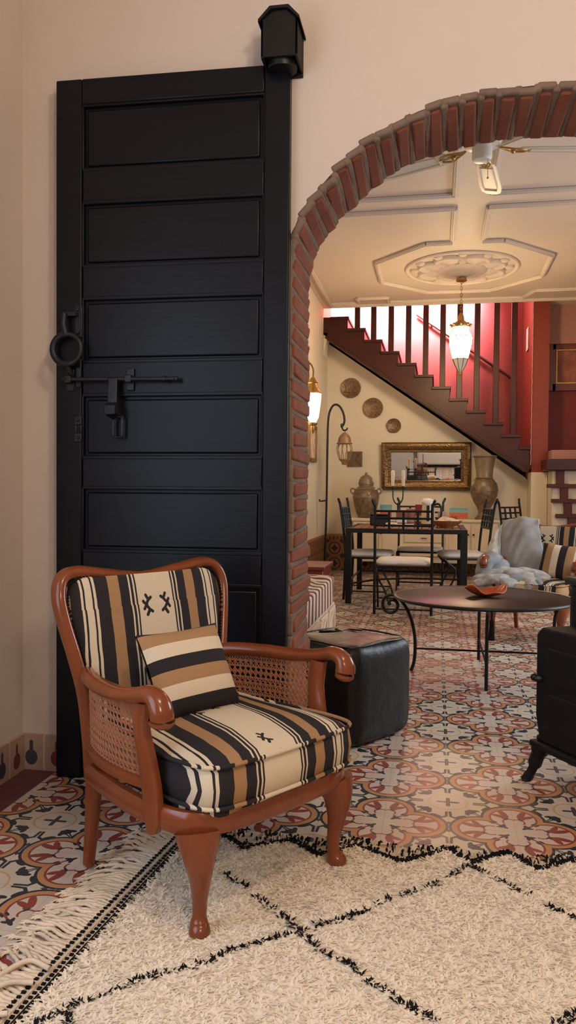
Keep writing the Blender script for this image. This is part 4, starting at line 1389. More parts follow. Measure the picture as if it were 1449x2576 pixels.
# ------------------------------------------------------------------ dining table
dt = thing('dining_table', 'long dark iron dining table with a reddish-brown slatted top in the back room', 'table', (-.275, 7.87, 0))
TX, TY, TH = .515, .535, .690
for sx in (-1, 1):
    for sy in (-1, 1):
        w_ = .052 if sx < 0 else .062
        m = MB(); m.bb(sx * TX - w_ / 2, sx * TX + w_ / 2, sy * TY - .024, sy * TY + .024, 0, TH - .035); m.build('leg', M['iron'], dt, bevel=.003)
m = MB()
for sy in (-1, 1): m.bb(-TX - .03, TX + .03, sy * TY - .025, sy * TY + .025, TH - .040, TH)
for sx in (-1, 1): m.bb(sx * TX - .026, sx * TX + .026, -TY, TY, TH - .040, TH)
m.build('frame', M['iron'], dt, bevel=.003)
m = MB()
for k in range(14):
    x = -TX + .03 + (k + .5) * (2 * TX - .06) / 14
    m.bb(x - .031, x + .031, -TY + .02, TY - .02, TH - .012, TH + .004)
m.build('table_top', M['table_top'], dt, bevel=.002)
m = MB()
m.sweep(catmull([(-TX, -TY, .18), (-.25, -TY + .1, .215), (0, -TY + .16, .225), (.25, -TY + .1, .235), (TX, -TY, .245)], 6), .010, 6)
m.sweep([(-TX, TY, .20), (TX, TY, .20)], .010, 6)
for sx in (-1, 1): m.sweep([(sx * TX, -TY, .20), (sx * TX, TY, .20)], .010, 6)
m.build('stretcher', M['iron'], dt)

# ------------------------------------------------------------------ dining chairs of black iron


def iron_chair(name, label, group):
    t = thing(name, label, 'chair', group=group)
    W_ = .235
    for s in (-1, 1):       # local: sitter faces -y, back at +y
        m = MB(); m.sweep(catmull([(s * W_, .215, 0), (s * W_, .205, .22), (s * W_, .20, .43), (s * W_, .225, .70), (s * W_, .255, .90), (s * (W_ + .008), .262, .925), (s * (W_ + .018), .268, .950)], 5), .0120, 8, hint=(0, 1, 0)); m.ball((s * (W_ + .018), .268, .952), .012, 8)
        m.build('back_post', M['iron'], t)
    m = MB()
    yz = lambda z: float(np.interp(z, [.43, .70, .90], [.20, .225, .255]))
    for z in (.685, .745, .805, .865): m.sweep([(-W_, yz(z), z), (W_, yz(z), z)], .0105, 6)
    for k in range(1, 4):
        x = -W_ + 2 * W_ * k / 4
        m.sweep([(x, yz(.685), .685), (x, yz(.865), .865)], .0105, 6)
    m.build('back_grid', M['iron'], t)
    m = MB(); m.sweep([(-W_, -.20, .400), (W_, -.20, .400), (W_, .20, .400), (-W_, .20, .400)], .010, 6, True); m.build('seat_frame', M['iron'], t)
    out = catmull([(-.215, .185), (-.225, 0), (-.215, -.20), (0, -.215), (.215, -.20), (.225, 0), (.215, .185), (0, .19)], 4, True)
    cushion_mesh([(p[0], p[1]) for p in out], .405, .452, .016, .016).build('seat', M['cushion_white'], t, smooth=60)
    for s in (-1, 1):
        m = MB(); m.sweep(catmull([(s * W_, -.20, .40), (s * (W_ - .005), -.12, .33), (s * W_, -.05, .24), (s * W_, -.06, .14), (s * W_, -.13, .06), (s * W_, -.205, 0)], 5) if False else catmull([(s * W_, -.20, .40), (s * W_, -.165, .36), (s * W_, -.10, .30), (s * W_, -.12, .20), (s * W_, -.175, .10), (s * W_, -.205, 0)], 5), .0095, 8, hint=(1, 0, 0))
        m.build('leg', M['iron'], t)
    m = MB()
    for z, y in ((.045, .212),): m.sweep([(-W_, y, z), (W_, y, z)], .007, 6)
    for s in (-1, 1): m.sweep([(s * W_, .21, .085), (s * W_, -.18, .085)], .007, 6)
    m.sweep([(-W_, -.18, .085), (W_, -.18, .085)], .007, 6)
    m.build('stretcher', M['iron'], t)
    return t


G = 'black iron dining chairs with white seats'
ch = iron_chair('dining_chair', 'black iron dining chair seen from behind at the near long side of the table', G)
ch.location = (-.272, 6.96, 0); ch.rotation_euler = (0, 0, PI)
dup(ch, (-.635, 7.80, 0), PI / 2 - .05, 'black iron dining chair at the end of the table next to the hook stand', G)
dup(ch, (.245, 7.90, 0), -PI / 2 + .13, 'black iron dining chair at the end of the table next to the far armchair', G)
dup(ch, (-.17, 8.62, 0), .0, 'black iron dining chair on the far long side of the table, by the sideboard', G)
dup(ch, (.985, 8.85, 0), 1.02, 'black iron dining chair standing apart behind the throw-covered armchair', G)

# ------------------------------------------------------------------ things on the dining table
TZ = TH + .004
b_ = thing('tray_box', 'dark oblong box at the hook-stand end of the dining table', 'box', (-.55, 7.98, TZ), .05)
m = MB(); m.bb(-.10, .10, -.07, .07, 0, .095); m.build('body', M['iron_blue'], b_, bevel=.012)
m = MB(); m.bb(-.10, .10, -.07, .07, .097, .112); m.build('lid', M['iron'], b_, bevel=.006)
for (x, y, dx, dy, dz, mt, lb) in ((-.345, 8.06, .11, .07, .150, 'carton_brown', 'brown food carton on the dining table, left of the pink pack'),
                                    (-.255, 8.12, .085, .06, .165, 'carton_pink', 'pink patterned pack standing on the dining table'),
                                    (-.165, 8.16, .10, .07, .205, 'carton_red', 'tall red carton on the dining table behind the jug')):
    t = thing('food_carton', lb, 'carton', (x, y, TZ), rng.uniform(-.2, .2))
    m = MB(); m.bb(-dx / 2, dx / 2, -dy / 2, dy / 2, 0, dz); m.build('body', M[mt], t, bevel=.003)
    m = MB(); m.bb(-dx / 2 + .004, dx / 2 - .004, -dy / 2 - .0012, -dy / 2 + .001, dz * .18, dz * .46); m.build('printed_band', M['paper'], t, smooth=0)
m = MB(); m.bb(-.09, .09, -.045, .045, 0, .012); m.bb(-.085, .08, -.04, .045, .012, .022)
o = m.build('papers', M['paper'], bevel=.001); o.location = (-.30, 7.80, TZ); o.rotation_euler = (0, 0, .15); tag(o, 'short stack of white papers on the dining table before the cartons', 'papers')
m = MB(); m.bb(-.05, .05, -.035, .035, 0, .035)
o = m.build('small_box', M['paper'], bevel=.004); o.location = (-.425, 7.72, TZ); o.rotation_euler = (0, 0, -.2); tag(o, 'small pale box on the dining table before the dark box', 'box')
# jug
jg = thing('coffee_jug', 'cream insulated jug with a white lid and black handle on the dining table', 'jug', (-.085, 7.98, TZ))
m = MB(); m.lathe([(.066, 0), (.068, .03), (.066, .10), (.060, .17), (.055, .205)], 24); m.build('body', M['cream_paint'], jg)
m = MB(); m.lathe([(.058, .205), (.064, .215), (.066, .235), (.055, .258), (.03, .27), (.012, .272)], 24); m.lathe([(.03, .235), (.026, .26), (.002, .265)], 12, (-.045, -.02, 0)); m.build('lid', M['white_plastic'], jg)
m = MB(); m.sweep(catmull([(.052, 0, .205), (.10, 0, .215), (.125, 0, .17), (.120, 0, .09), (.07, 0, .05)], 5), (.010, .012), 8, hint=(0, 1, 0)); m.build('handle', M['iron'], jg)
m = MB(); m.bb(-.014, .014, -.074, -.056, .05, .20); m.lathe([(.0695, .0), (.0695, .02), (.066, .022)], 24); m.build('black_band', M['iron'], jg, bevel=.003)
# bowl with cloth
bw = thing('wooden_bowl', 'shallow honey-coloured wooden bowl on the dining table', 'bowl', (.09, 7.66, TZ))
m = MB(); m.lathe([(.06, 0), (.065, .008), (.11, .030), (.145, .062), (.150, .066), (.143, .066), (.105, .038), (.05, .014), (.002, .013)], 32); m.build('body', M['basket'], bw)
m = MB()
m.grid(lambda u, v: (.105 * (u * 2 - 1) + .01 * math.sin(v * 8), .085 * (v * 2 - 1), .052 + .035 * math.cos((u - .5) * PI) * math.cos((v - .5) * PI) ** .5 + .010 * math.sin(u * 13 + v * 6)), 24, 20)
o = m.build('napkin', M['napkin'], smooth=80, solid=.008); o.location = (.09, 7.66, TZ + .004); tag(o, 'pale checked cloth bunched in the wooden bowl on the dining table', 'napkin')
m = MB(); m.lathe([(.04, 0), (.045, .01), (.038, .09), (.040, .135), (.034, .136), (.031, .02), (.002, .015)], 6, phase=.4)
o = m.build('grey_pot', M['grey_ceramic'], smooth=30); o.location = (.045, 8.28, TZ); tag(o, 'grey-beige faceted pot on the dining table right of the jug', 'pot')
# candelabra
cd = thing('candelabra', 'black iron two-armed candle holder standing on the dining table', 'candle holder', (-.385, 8.10, TZ))
m = MB(); m.lathe([(.055, 0), (.05, .008), (.015, .02), (.008, .04), (.008, .22)], 16); m.build('stand', M['iron'], cd)
for s in (-1, 1):
    m = MB(); m.sweep(catmull([(0, 0, .20), (s * .030, 0, .225), (s * .048, 0, .27), (s * .050, 0, .335), (s * .055, 0, .36)], 5), .006, 8, hint=(0, 1, 0)); m.lathe([(.008, .355), (.030, .365), (.030, .37), (.014, .372), (.014, .395)], 14, (s * .052, 0, 0)); m.build('arm', M['iron'], cd)
m = MB(); m.sweep([(-.05, 0, .36), (0, 0, .375), (.05, 0, .36)], .004, 6); m.build('cross_bar', M['iron'], cd)
for s in (-1, 1):
    m = MB(); m.lathe([(.013, 0), (.0165, .05), (.020, .13), (.019, .165), (.006, .17)], 14); m.sweep([(0, 0, .17), (.001, 0, .182)], .0015, 5)
    o = m.build('candle', M['candle']); o.location = (-.385 + s * .052, 8.10, TZ + .373); tag(o, 'ivory candle in the black candle holder, in the arm nearer the %s' % ('lidded urn' if s < 0 else 'coffee jug'), 'candle', 'candles of the two-armed holder')

# ------------------------------------------------------------------ sideboard and what stands on it
SY0, SY1 = 9.78, 10.20
sb = thing('sideboard', 'long low cream sideboard against the wall below the stairs', 'sideboard', (-.15, 9.99, 0))
m = MB(); m.bb(-.86, .86, -.19, .20, .25, .665); m.build('body', M['cream_paint'], sb, bevel=.004)
m = MB(); m.bb(-.885, .885, -.21, .21, .665, .70); m.build('top', M['cream_paint'], sb, bevel=.006)
for k, x in enumerate((-.70, -.395, .395, .70)):
    m = MB(); m.bb(x - .145, x + .145, -.205, -.185, .28, .645); m.bb(x - .105, x + .105, -.210, -.2, .32, .605)
    d = m.build('door', M['cream_paint'], sb, bevel=.004)
    m = MB(); kx_ = x + (.12 if k % 2 == 0 else -.12); m.ball((kx_, -.222, .52), .012); m.sweep([(kx_, -.2, .52), (kx_, -.218, .52)], .005, 6); m.build('knob', M['iron'], d)
for k in range(3):
    z = .30 + k * .115
    m = MB(); m.bb(-.23, .23, -.205, -.185, z, z + .105); d = m.build('drawer', M['cream_paint'], sb, bevel=.004)
    m = MB(); m.sweep([(-.03, -.2, z + .055), (-.03, -.222, z + .055), (.03, -.222, z + .055), (.03, -.2, z + .055)], .005, 6); m.build('handle', M['iron'], d)
for sx in (-1, 1):
    for sy in (-.16, .17):
        m = MB(); m.bb(sx * .82 - .03, sx * .82 + .03, sy - .03, sy + .03, 0, .25); m.build('leg', M['cream_paint'], sb, bevel=.004)
m = MB(); m.bb(-.84, .84, -.15, -.12, .17, .25); m.build('plinth', M['cream_paint'], sb, bevel=.004)

ur = thing('lidded_urn', 'big-bellied grey-brown urn with a domed lid and two small handles on the sideboard', 'urn', (-.865, 9.97, .70))
m = MB(); m.lathe([(.085, 0), (.10, .012), (.125, .08), (.150, .17), (.163, .25), (.160, .30), (.135, .35), (.095, .385), (.088, .40), (.092, .41)], 36); m.build('body', M['vase'], ur, smooth=50)
m = MB(); m.lathe([(.094, .41), (.096, .425), (.088, .465), (.066, .505), (.03, .527), (.014, .532), (.018, .545), (.012, .558), (.002, .562)], 28); m.build('lid', M['vase_plain'], ur, smooth=50)
m = MB()
m.lathe([(.1385, .345), (.142, .350), (.1305, .362)], 36); m.lathe([(.1645, .245), (.166, .255), (.163, .27)], 36)
m.build('relief_band', M['vase_plain'], ur, smooth=50)
for s in (-1, 1):
    m = MB(); m.sweep(catmull([(s * .135, 0, .35), (s * .178, 0, .362), (s * .190, 0, .325), (s * .160, 0, .29)], 5), .010, 8, hint=(0, 1, 0)); m.build('handle', M['vase_plain'], ur)

vs = thing('trumpet_vase', 'tall grey-brown vase with a flared neck and round belly on the sideboard', 'vase', (.555, 9.97, .70))
m = MB(); m.lathe([(.105, 0), (.108, .012), (.075, .05), (.066, .09), (.082, .14), (.125, .21), (.158, .29), (.166, .36), (.150, .43), (.115, .475), (.098, .49)], 36); m.build('body', M['vase'], vs, smooth=50)
m = MB(); m.lathe([(.098, .49), (.101, .505), (.098, .515), (.104, .60), (.118, .69), (.128, .745), (.140, .75), (.142, .768), (.128, .77), (.110, .69)], 36); m.build('neck', M['vase_plain'], vs, smooth=50)
for z in (.50, .755):
    m = MB(); r_ = .101 if z < .6 else .141
    m.sweep([(r_ * math.cos(a), r_ * math.sin(a), z) for a in np.linspace(0, 2 * PI, 37)[:-1]], .006, 6, True); m.build('rib_ring', M['vase_plain'], vs)
for x, h_, lb in ((-.625, .165, 'small sky-blue and red desert picture leaning beside the lidded urn'), (.262, .135, 'small sky-blue and red desert picture leaning beside the trumpet vase')):
    t = thing('postcard_picture', lb, 'picture', (x, 10.075, .701))
    wv = .145 if x < 0 else .222
    m = MB(); m.bb(-wv / 2, wv / 2, -.004, .004, 0, h_); o = m.build('painted_face', M['card'], t, smooth=0); o.rotation_euler = (math.radians(-14), 0, 0)
    m = MB(); m.bb(-wv / 2 - .004, wv / 2 + .004, .004, .010, -.0, h_ + .004); o = m.build('backing', M['paper'], t, smooth=0); o.rotation_euler = (math.radians(-14), 0, 0)
for i, x in enumerate((.215, .250)):
    m = MB(); m.lathe([(.010, 0), (.014, .012), (.012, .03), (.006, .042), (.002, .044)], 12)
    o = m.build('small_figure', M['carton_brown']); o.location = (x - .03, 9.86 + .0 * i, .70); tag(o, 'tiny brown ornament before a desert picture, %s the trumpet vase' % ('farther from' if i == 0 else 'nearer to'), 'ornament', 'tiny ornaments on the sideboard')

# ------------------------------------------------------------------ on the wall under the stairs
mr = thing('wall_mirror', 'wide mirror in a hammered brass frame on the wall above the sideboard', 'mirror', (-.145, BY - .022, 1.350)); mr.rotation_euler = (math.radians(3.9), 0, 0)
MW, MH = .560, .303
m = MB()
prof = [(.0, -.0), (.0, -.035), (-.018, -.058), (-.045, -.066), (-.075, -.058), (-.100, -.040), (-.118, -.040), (-.128, -.022), (-.128, 0)]
rr = []
for d_, y in prof: rr.append([(-MW - d_, y, -MH - d_), (MW + d_, y, -MH - d_), (MW + d_, y, MH + d_), (-MW - d_, y, MH + d_)])
m.rings(rr, cap0=False, cap1=False); m.build('frame', M['hammered'], mr, smooth=30)
m = MB(); m.bb(-MW + .12, MW - .12, -.020, -.012, -MH + .12, MH - .12); gl = m.build('glass', M['mirror'], mr, smooth=0)
m = MB()
for s in (-1, 1):
    m.sweep([(-MW + .02, -.062, s * (MH - .045)), (MW - .02, -.062, s * (MH - .045))], .004, 6); m.sweep([(s * (MW - .045), -.062, -MH + .02), (s * (MW - .045), -.062, MH - .02)], .004, 6)
m.build('rib_moulding', M['hammered'], mr)

for x, z, r_, k, lb in ((-1.108, 2.352, .128, 0, 'inlaid round wall plate with a star pattern, highest of the three below the stairs'),
                        (-.822, 2.094, .128, 1, 'inlaid round wall plate with a raised inner ring, middle of the three below the stairs'),
                        (-.556, 1.866, .092, 2, 'small round wall plate, lowest of the three below the stairs')):
    t = thing('wall_plate', lb, 'plate', (x, BY, z), group='round plates on the wall under the stairs')
    n = 36

    def yl(prof): return [(r_ * p, q) for p, q in prof]
    m = MB(); m.lathe(yl([(.3, 0), (.6, -.004), (1.0, -.020), (1.0, -.026), (.90, -.022), (.62, -.014), (.55, -.010), (.01, -.010)]), n)
    for i, v_ in enumerate(m.v): m.v[i] = (v_[0], v_[2], v_[1])
    m.build('dish', M['plate'], t, smooth=50)
    m = MB()
    if k == 0:
        for a in range(6):
            p = [(r_ * (.80 if q % 2 == 0 else .45) * math.cos(PI * (2 * a + q) / 6 + PI / 6), r_ * (.80 if q % 2 == 0 else .45) * math.sin(PI * (2 * a + q) / 6 + PI / 6)) for q in range(3)]
            for p0, p1 in zip(p[:-1], p[1:]): m.sweep([(p0[0], -.018, p0[1]), (p1[0], -.018, p1[1])], .004, 5)
        m.build('star_inlay', M['dark_brass'], t)
    else:
        for q in ((.66, .012), (.95, .022)) if k == 1 else ((.93, .022),): m.sweep([(r_ * q[0] * math.cos(a), -q[1], r_ * q[0] * math.sin(a)) for a in np.linspace(0, 2 * PI, 37)[:-1]], .005, 6, True)
        m.build('ring_inlay', M['dark_brass'], t)
t = thing('wall_tile', 'square carved brown tile on the wall beside the hook stand', 'tile', (-1.05, BY, 1.44))
m = MB(); m.bb(-.098, .098, -.018, 0, -.098, .098); m.build('slab', M['tile_plaque'], t, bevel=.003)
m = MB()
m.bb(-.004, .004, -.021, -.016, -.098, .098); m.bb(-.098, .098, -.021, -.016, -.004, .004)
for sx in (-1, 1):
    for sz in (-1, 1): m.sweep(catmull([(sx * .01, -.019, sz * .01), (sx * .04, -.021, sz * .055), (sx * .088, -.019, sz * .088)], 4), .006, 5); m.sweep(catmull([(sx * .01, -.019, sz * .01), (sx * .055, -.021, sz * .04), (sx * .088, -.019, sz * .088)], 4), .006, 5)
m.build('carved_leaves', M['dark_brass'], t)

# hook stand and its lantern
hk = thing('hook_stand', 'tall thin black iron hook stand leaning in the room corner left of the sideboard', 'stand', (-1.30, 9.50, 0))
m = MB(); m.sweep(catmull([(-.015, 0, 0), (.0, 0, .5), (.008, 0, 1.0), (.012, 0, 1.6), (.018, 0, 1.86), (.040, 0, 1.98), (.085, 0, 2.045), (.145, 0, 2.035), (.195, 0, 1.955), (.212, 0, 1.86), (.195, 0, 1.80)], 7), .0125, 10, hint=(0, 1, 0)); m.build('pole', M['iron'], hk)
m = MB(); m.sweep(catmull([(.195, 0, 1.81), (.185, 0, 1.775), (.205, 0, 1.745), (.240, 0, 1.755), (.245, 0, 1.775)], 4), .009, 8, hint=(0, 1, 0)); m.ball((.18, 0, 1.80), .022, 8, 0, .7, .7, 1.3); m.build('hook', M['iron'], hk)
m = MB(); m.sweep([(-.075, 0, .905), (.010, 0, .915)], .009, 8); m.sweep([(-.075, 0, .90), (-.078, 0, .93)], .009, 8); m.build('peg', M['iron'], hk)
m = MB(); m.lathe([(.085, 0), (.08, .008), (.02, .015), (.015, .05)], 20, (-.015, 0, 0)); m.build('base', M['iron'], hk)
hl = thing('hanging_lantern', 'unlit pale tin cage lantern hanging from the hook stand', 'lantern', (-1.085, 9.50, 1.40))
m = MB(); m.lathe([(.070, .185), (.085, .195), (.078, .215), (.074, .25), (.055, .285), (.028, .31), (.012, .32), (.002, .322)], 12); m.build('dome', M['lattice_lantern'], hl, smooth=40)
m = MB()
for k in range(10):
    a = 2 * PI * k / 10
    m.sweep(catmull([(.072 * math.cos(a), .072 * math.sin(a), .19), (.092 * math.cos(a + .1), .092 * math.sin(a + .1), .13), (.080 * math.cos(a + .25), .080 * math.sin(a + .25), .06), (.060 * math.cos(a + .3), .060 * math.sin(a + .3), .0)], 4), .0045, 6)
for r_, z in ((.062, 0), (.090, .19)): m.sweep([(r_ * math.cos(q), r_ * math.sin(q), z) for q in np.linspace(0, 2 * PI, 25)[:-1]], .0065, 6, True)
m.build('cage', M['lattice_lantern'], hl)
m = MB(); m.lathe([(.06, 0), (.055, -.012), (.035, -.03), (.030, -.06), (.002, -.065)], 16); m.build('base', M['lattice_lantern'], hl)
m = MB(); m.sweep([(.0, 0, .32), (.012, 0, .345), (.018, 0, .355)], .004, 6); m.build('hanger', M['lattice_lantern'], hl)

# ------------------------------------------------------------------ left wall of the back room
wl = thing('wall_lantern', 'lit brass and glass lantern hanging from a wall bracket near the brick arch', 'lantern', (-1.235, 8.0, 1.70))
m = MB(); m.lathe([(.030, .02), (.056, .06), (.076, .22), (.080, .30), (.060, .31)], 8, phase=.2); m.build('glass_body', M['bulb_glass2'], wl, smooth=0)
m = MB()
for k in range(8):
    a = 2 * PI * k / 8 + .2
    m.sweep([(.031 * math.cos(a), .031 * math.sin(a), .02), (.057 * math.cos(a), .057 * math.sin(a), .06), (.078 * math.cos(a), .078 * math.sin(a), .22), (.082 * math.cos(a), .082 * math.sin(a), .30)], .0035, 5)
m.build('ribs', M['brass'], wl)
m = MB(); m.lathe([(.082, .30), (.084, .312), (.060, .34), (.045, .40), (.052, .41), (.030, .45), (.010, .47), (.002, .475)], 12); m.build('crown', M['brass'], wl, smooth=30)
m = MB(); m.lathe([(.034, .02), (.05, .01), (.045, -.01), (.022, -.02), (.025, -.05), (.012, -.085), (.002, -.10)], 12); m.build('finial', M['brass'], wl, smooth=30)
m = MB(); m.sweep(catmull([(0, 0, .47), (0, 0, .54), (-.03, 0, .60), (-.09, 0, .62), (-.15, 0, .56), (-.185, 0, .50)], 6), .009, 8, hint=(0, 1, 0)); m.ball((-.07, 0, .615), .03, 8, 0, .6, .6, 1.3); m.bb(-.187, -.17, -.03, .03, .40, .74); m.build('bracket', M['dark_brass'], wl, bevel=.003)
t = thing('wall_plaque', 'narrow oval dark plaque high on the left wall above the lit wall lantern', 'plaque', (BX, 8.62, 2.28))
m = MB()
for sc, dd_ in ((1.0, .02), (.8, .032)):
    V = [[(dd_ * q, .13 * sc * math.cos(a), .17 * sc * math.sin(a)) for a in np.linspace(0, 2 * PI, 29)[:-1]] for q in (0, 1)]
    m.rings(V)
m.build('oval_board', M['dark_brass'], t, bevel=.004)
t = thing('wall_picture', 'slim wooden picture frame on the left wall below the lit wall lantern', 'picture', (BX, 9.08, 1.57))
m = MB()
for s in (-1, 1): m.bb(0, .03, s * .25 - .02, s * .25 + .02, -.21, .21); m.bb(0, .03, -.25, .25, s * .19 - .02, s * .19 + .02)
m.build('frame', M['dark_brass'], t, bevel=.004)
m = MB(); m.bb(0, .012, -.23, .23, -.17, .17); m.build('print', M['ash_white'], t, smooth=0)

# ------------------------------------------------------------------ banquette and box beside it
bq = thing('banquette', 'low limewashed bench base with recessed side panels along the left wall of the back room', 'bench', (BX, 5.9, 0))
m = MB(); m.bb(.02, .685, -2.4, 0, 0, .215); m.build('base', M['base_white'], bq, bevel=.012)
m = MB()
for k in range(6):
    y = -.08 - k * .40
    m.bar((.688, y - .33, .03), (.688, y - .33, .185), .03, .03); m.bar((.688, y - .02, .03), (.688, y - .02, .185), .03, .03)
    m.bar((.688, y - .31, .04), (.688, y - .03, .175), .02, .028); m.bar((.688, y - .31, .19), (.688, y - .02, .19), .03, .03)
m.build('side_lattice', M['base_white'], bq, bevel=.004)
m = MB(); fb = super_box(.345, 1.22, .205, .16)
m.grid(fb, 64, 24); o = m.build('mattress', M['ticking'], smooth=70); o.location = (BX + .352, 4.71, .213)
tag(o, 'brown and white striped bench mattress along the left wall of the back room', 'mattress')
bb_ = thing('side_box', 'low red-brown wooden box table behind the striped bench mattress', 'box', (-1.10, 6.36, 0))
m = MB(); m.bb(-.26, .245, -.25, .25, .02, .415); m.build('body', M['red_wood'], bb_, bevel=.006)
m = MB(); m.bb(-.275, .26, -.265, .265, .415, .445); m.build('top', M['red_wood'], bb_, bevel=.006)
m = MB(); m.bb(.246, .256, -.20, .20, .08, .36); d = m.build('door', M['red_wood'], bb_, bevel=.004)
m = MB(); m.ball((.262, -.14, .22), .012); m.build('knob', M['iron'], d)

# ------------------------------------------------------------------ hanging lantern below the ceiling rosette
cl = thing('chandelier', 'lit faceted glass lantern hanging on a chain from the plaster rosette', 'lantern', (.215, 8.42, 0))
KW = 1.22
m = MB(); m.lathe([(.055, CZ - .13), (.05, CZ - .105), (.012, CZ - .09)], 16); m.build('ceiling_rose', M['brass'], cl)
m = MB()
z = CZ - .12; k = 0
while z > 2.82:
    a = (k % 2) * PI / 2
    ring_ = [(.011 * math.cos(q) * math.cos(a), .011 * math.cos(q) * math.sin(a), z - .018 + .020 * math.sin(q)) for q in np.linspace(0, 2 * PI, 11)[:-1]]
    m.sweep(ring_, .0032, 5, True); z -= .033; k += 1
m.build('chain', M['brass'], cl)
prof = [(.030 * KW, 2.745), (.075 * KW, 2.70), (.070 * KW, 2.655), (.100 * KW, 2.60), (.098 * KW, 2.545), (.066 * KW, 2.38), (.045 * KW, 2.315)]
m = MB(); m.lathe(prof[1:6], 8, phase=PI / 8); m.build('glass_body', M['bulb_glass'], cl, smooth=0)
m = MB(); m.lathe([(.066 * KW, 2.378), (.046 * KW, 2.315), (.012, 2.237), (.002, 2.235)], 8, phase=PI / 8); m.build('glass_tip', M['frosted_pane'], cl, smooth=0)
m = MB()
for k in range(8):
    a = 2 * PI * k / 8 + PI / 8
    m.sweep([(r_ * 1.02 * math.cos(a), r_ * 1.02 * math.sin(a), z) for r_, z in prof + [(.010, 2.237)]], .0036, 5)
for r_, z in ((.102 * KW, 2.60), (.0765 * KW, 2.70), (.067 * KW, 2.38)): m.sweep([(r_ * math.cos(q), r_ * math.sin(q), z) for q in np.linspace(0, 2 * PI, 9)[:-1] + PI / 8], .0042, 5, True)
m.build('ribs', M['dark_brass'], cl)
m = MB(); m.lathe([(.080 * KW, 2.70), (.082 * KW, 2.712), (.055 * KW, 2.745), (.034, 2.77), (.028, 2.82), (.012, 2.845), (.002, 2.85)], 12)
for k in range(8):
    a = 2 * PI * k / 8
    m.ball((.080 * KW * math.cos(a), .080 * KW * math.sin(a), 2.725), .014, 6)
m.build('crown', M['brass'], cl, smooth=40)
m = MB(); m.lathe([(.016, 2.245), (.018, 2.232), (.006, 2.212), (.002, 2.205)], 10); m.build('finial', M['brass'], cl)

# ------------------------------------------------------------------ ceiling fan
fn_ = thing('ceiling_fan', 'white ceiling fan with ornate gilt brackets just behind the brick arch', 'fan', (.225, 4.72, 0))
m = MB(); m.lathe([(.014, CZ), (.014, 3.09)], 12); m.lathe([(.06, CZ), (.055, CZ - .03), (.02, CZ - .06)], 20); m.build('downrod', M['white_metal'], fn_)
m = MB(); m.lathe([(.03, 3.10), (.09, 3.085), (.115, 3.05), (.115, 3.01), (.10, 2.985), (.05, 2.975)], 32); m.build('motor', M['white_metal'], fn_, smooth=40)
m = MB()
for k in range(16):
    a = 2 * PI * k / 16; m.box((.116 * math.cos(a), .116 * math.sin(a), 3.03), (.006, .018, .03), Matrix.Rotation(a, 3, 'Z'))
m.build('motor_vents', M['iron'], fn_, smooth=0)
m = MB(); m.lathe([(.050, 2.985), (.056, 2.97), (.056, 2.915), (.048, 2.90), (.014, 2.895)], 24); m.build('switch_cup', M['white_metal'], fn_)
m = MB(); m.sweep([(.03, -.02, 2.90), (.032, -.02, 2.80)], .0018, 5); m.ball((.032, -.02, 2.795), .006, 6); m.build('pull_chain', M['brass'], fn_)
for k in range(5):
    a = math.radians(10 + 72 * k); ca, sa = math.cos(a), math.sin(a)
    R = Matrix.Rotation(a, 3, 'Z') @ Matrix.Rotation(math.radians(11), 3, 'X')

    def T(p): q = R @ Vector(p); return (q.x, q.y, q.z + 2.965)
    ol = [(.21, -.045), (.26, -.062), (.60, -.072), (.68, -.062), (.715, -.030), (.715, .030), (.68, .062), (.60, .072), (.26, .062), (.21, .045)]
    m = MB(); top = [T((p[0], p[1], .004)) for p in ol]; bot = [T((p[0], p[1], -.004)) for p in ol]; m.rings([bot, top]); bl_ = m.build('blade', M['white_metal'], fn_, bevel=.002)
    m = MB()
    il = [(.27, -.036), (.58, -.045), (.64, -.038), (.64, .038), (.58, .045), (.27, .036)]
    m.sweep([T((p[0], p[1], -.006)) for p in il], .0035, 5, True); m.build('inset_line', M['cream_paint'], bl_)
    m = MB()
    m.sweep(catmull([T((.10, 0, .01)), T((.15, -.018, .0)), T((.20, -.035, -.006)), T((.25, -.02, -.006))], 4), .006, 6)
    m.sweep(catmull([T((.10, 0, .01)), T((.15, .018, .0)), T((.20, .035, -.006)), T((.25, .02, -.006))], 4), .006, 6)
    m.sweep([T((.10, 0, .01)), T((.26, 0, -.007))], .007, 6); m.ball(T((.175, 0, -.01)), .014, 8)
    m.build('blade_bracket', M['brass'], fn_)

# ------------------------------------------------------------------ fireplace corner at the right
fp = thing('fireplace', 'cream block fireplace with dark red bars and a dark wooden mantel beside the stair foot', 'fireplace', (1.29, 9.6, 0))
m = MB(); m.bb(.0, 1.2, .0, .60, 0, 1.28); m.build('block_surround', M['plaster_back'], fp, bevel=.006)
m = MB(); m.bb(-.08, 1.3, -.10, .37, 1.28, 1.41); m.build('mantel', M['dark_wood'], fp, bevel=.01)
m = MB(); m.bb(.0, 1.2, .10, .60, 1.41, 1.52); m.build('upper_ledge', M['pink_wall'], fp, bevel=.006)
m = MB()
for k, z in enumerate((1.105, .935, .765, .595)): m.bb(-.06 + .05 * k, 1.25, -.06, .02, z - .022, z + .022)
for k in range(4):
    z1 = 1.30 - .17 * k; x = .04 + .045 * k
    m.bb(x, x + .085, -.05, .02, z1 - .18, z1)
m.build('red_bars', M['bar_red'], fp, bevel=.004)
t = thing('framed_portrait', 'dark framed reddish portrait on the oxblood wall above the fireplace', 'picture', (1.66, 10.3, 2.56))
FW, FH = .30, .25
m = MB()
for s in (-1, 1): m.bb(s * FW - .045, s * FW + .045, -.035, 0, -FH - .045, FH + .045); m.bb(-FW, FW, -.035, 0, s * FH - .045, s * FH + .045)
m.build('frame', M['red_wood'], t, bevel=.006)
m = MB()
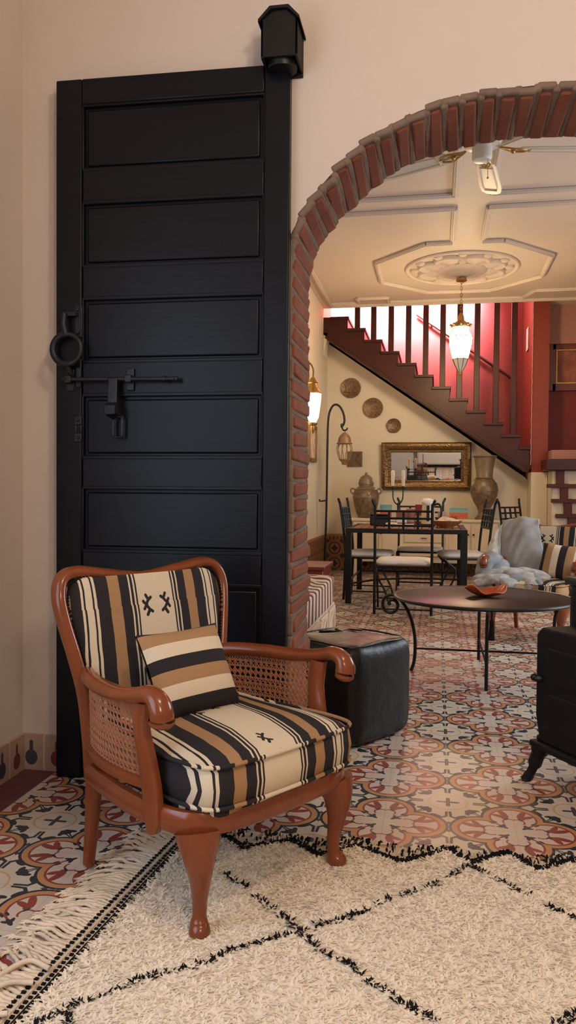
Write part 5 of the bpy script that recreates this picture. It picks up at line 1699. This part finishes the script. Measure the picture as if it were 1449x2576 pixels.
for s in (-1, 1): m.bb(s * (FW - .05) - .008, s * (FW - .05) + .008, -.040, 0, -FH + .04, FH - .04); m.bb(-FW + .05, FW - .05, -.040, 0, s * (FH - .05) - .008, s * (FH - .05) + .008)
m.build('gilt_fillet', M['brass'], t, bevel=.002)
m = MB(); m.bb(-FW + .05, FW - .05, -.020, 0, -FH + .05, FH - .05); m.build('print', M['art'], t, smooth=0)
m = MB(); m.bb(0, .012, -.10, .10, -.14, .14)
o = m.build('small_picture', M['paper'], bevel=.003); o.location = (NX0 - .014, 10.55, 2.95); tag(o, 'small pale picture on the side of the brick-red pillar in the stairwell', 'picture')
m = MB()
m.sweep([(NX0 - .008 + .003 * math.sin(i * 1.7), 9.966, 3.28 - i * .035) for i in range(56)], .0055, 6)
o = m.build('cord', M['carton_pink']); tag(o, 'pale twisted cord hanging down the edge of the brick-red pillar', 'cord')
m = MB(); m.sweep([(-.3, 11.08, 3.42), (.5, 11.08, 2.86), (1.0, 11.08, 2.50)], .018, 8)
for x, z in ((-.1, 3.28), (.7, 2.72)): m.bb(x - .01, x + .01, 11.08, 11.12, z - .02, z + .02)
o = m.build('handrail', M['dark_wood']); tag(o, 'thin dark handrail on the red stairwell wall behind the bars', 'handrail')

# ------------------------------------------------------------------ front room behind the camera (seen in the mirror)
sf = thing('sofa', 'pale cloth sofa in the front room, visible in the brass-framed mirror', 'sofa', (.5, -2.5, 0))
m = MB(); m.bb(-.95, .95, -.4, .45, .08, .42); m.build('base', M['sofa_cloth'], sf, bevel=.04, seg=3)
m = MB(); m.bb(-.95, .95, -.55, -.35, .08, .86); m.build('backrest', M['sofa_cloth'], sf, bevel=.06, seg=3)
for s in (-1, 1):
    m = MB(); m.bb(s * .95 - .12, s * .95 + .12, -.55, .45, .08, .62); m.build('arm', M['sofa_cloth'], sf, bevel=.06, seg=3)
    m = MB(); m.bb(s * .42 - .40, s * .42 + .40, -.33, .46, .42, .55); m.build('seat_cushion', M['sofa_cloth'], sf, bevel=.05, seg=3)
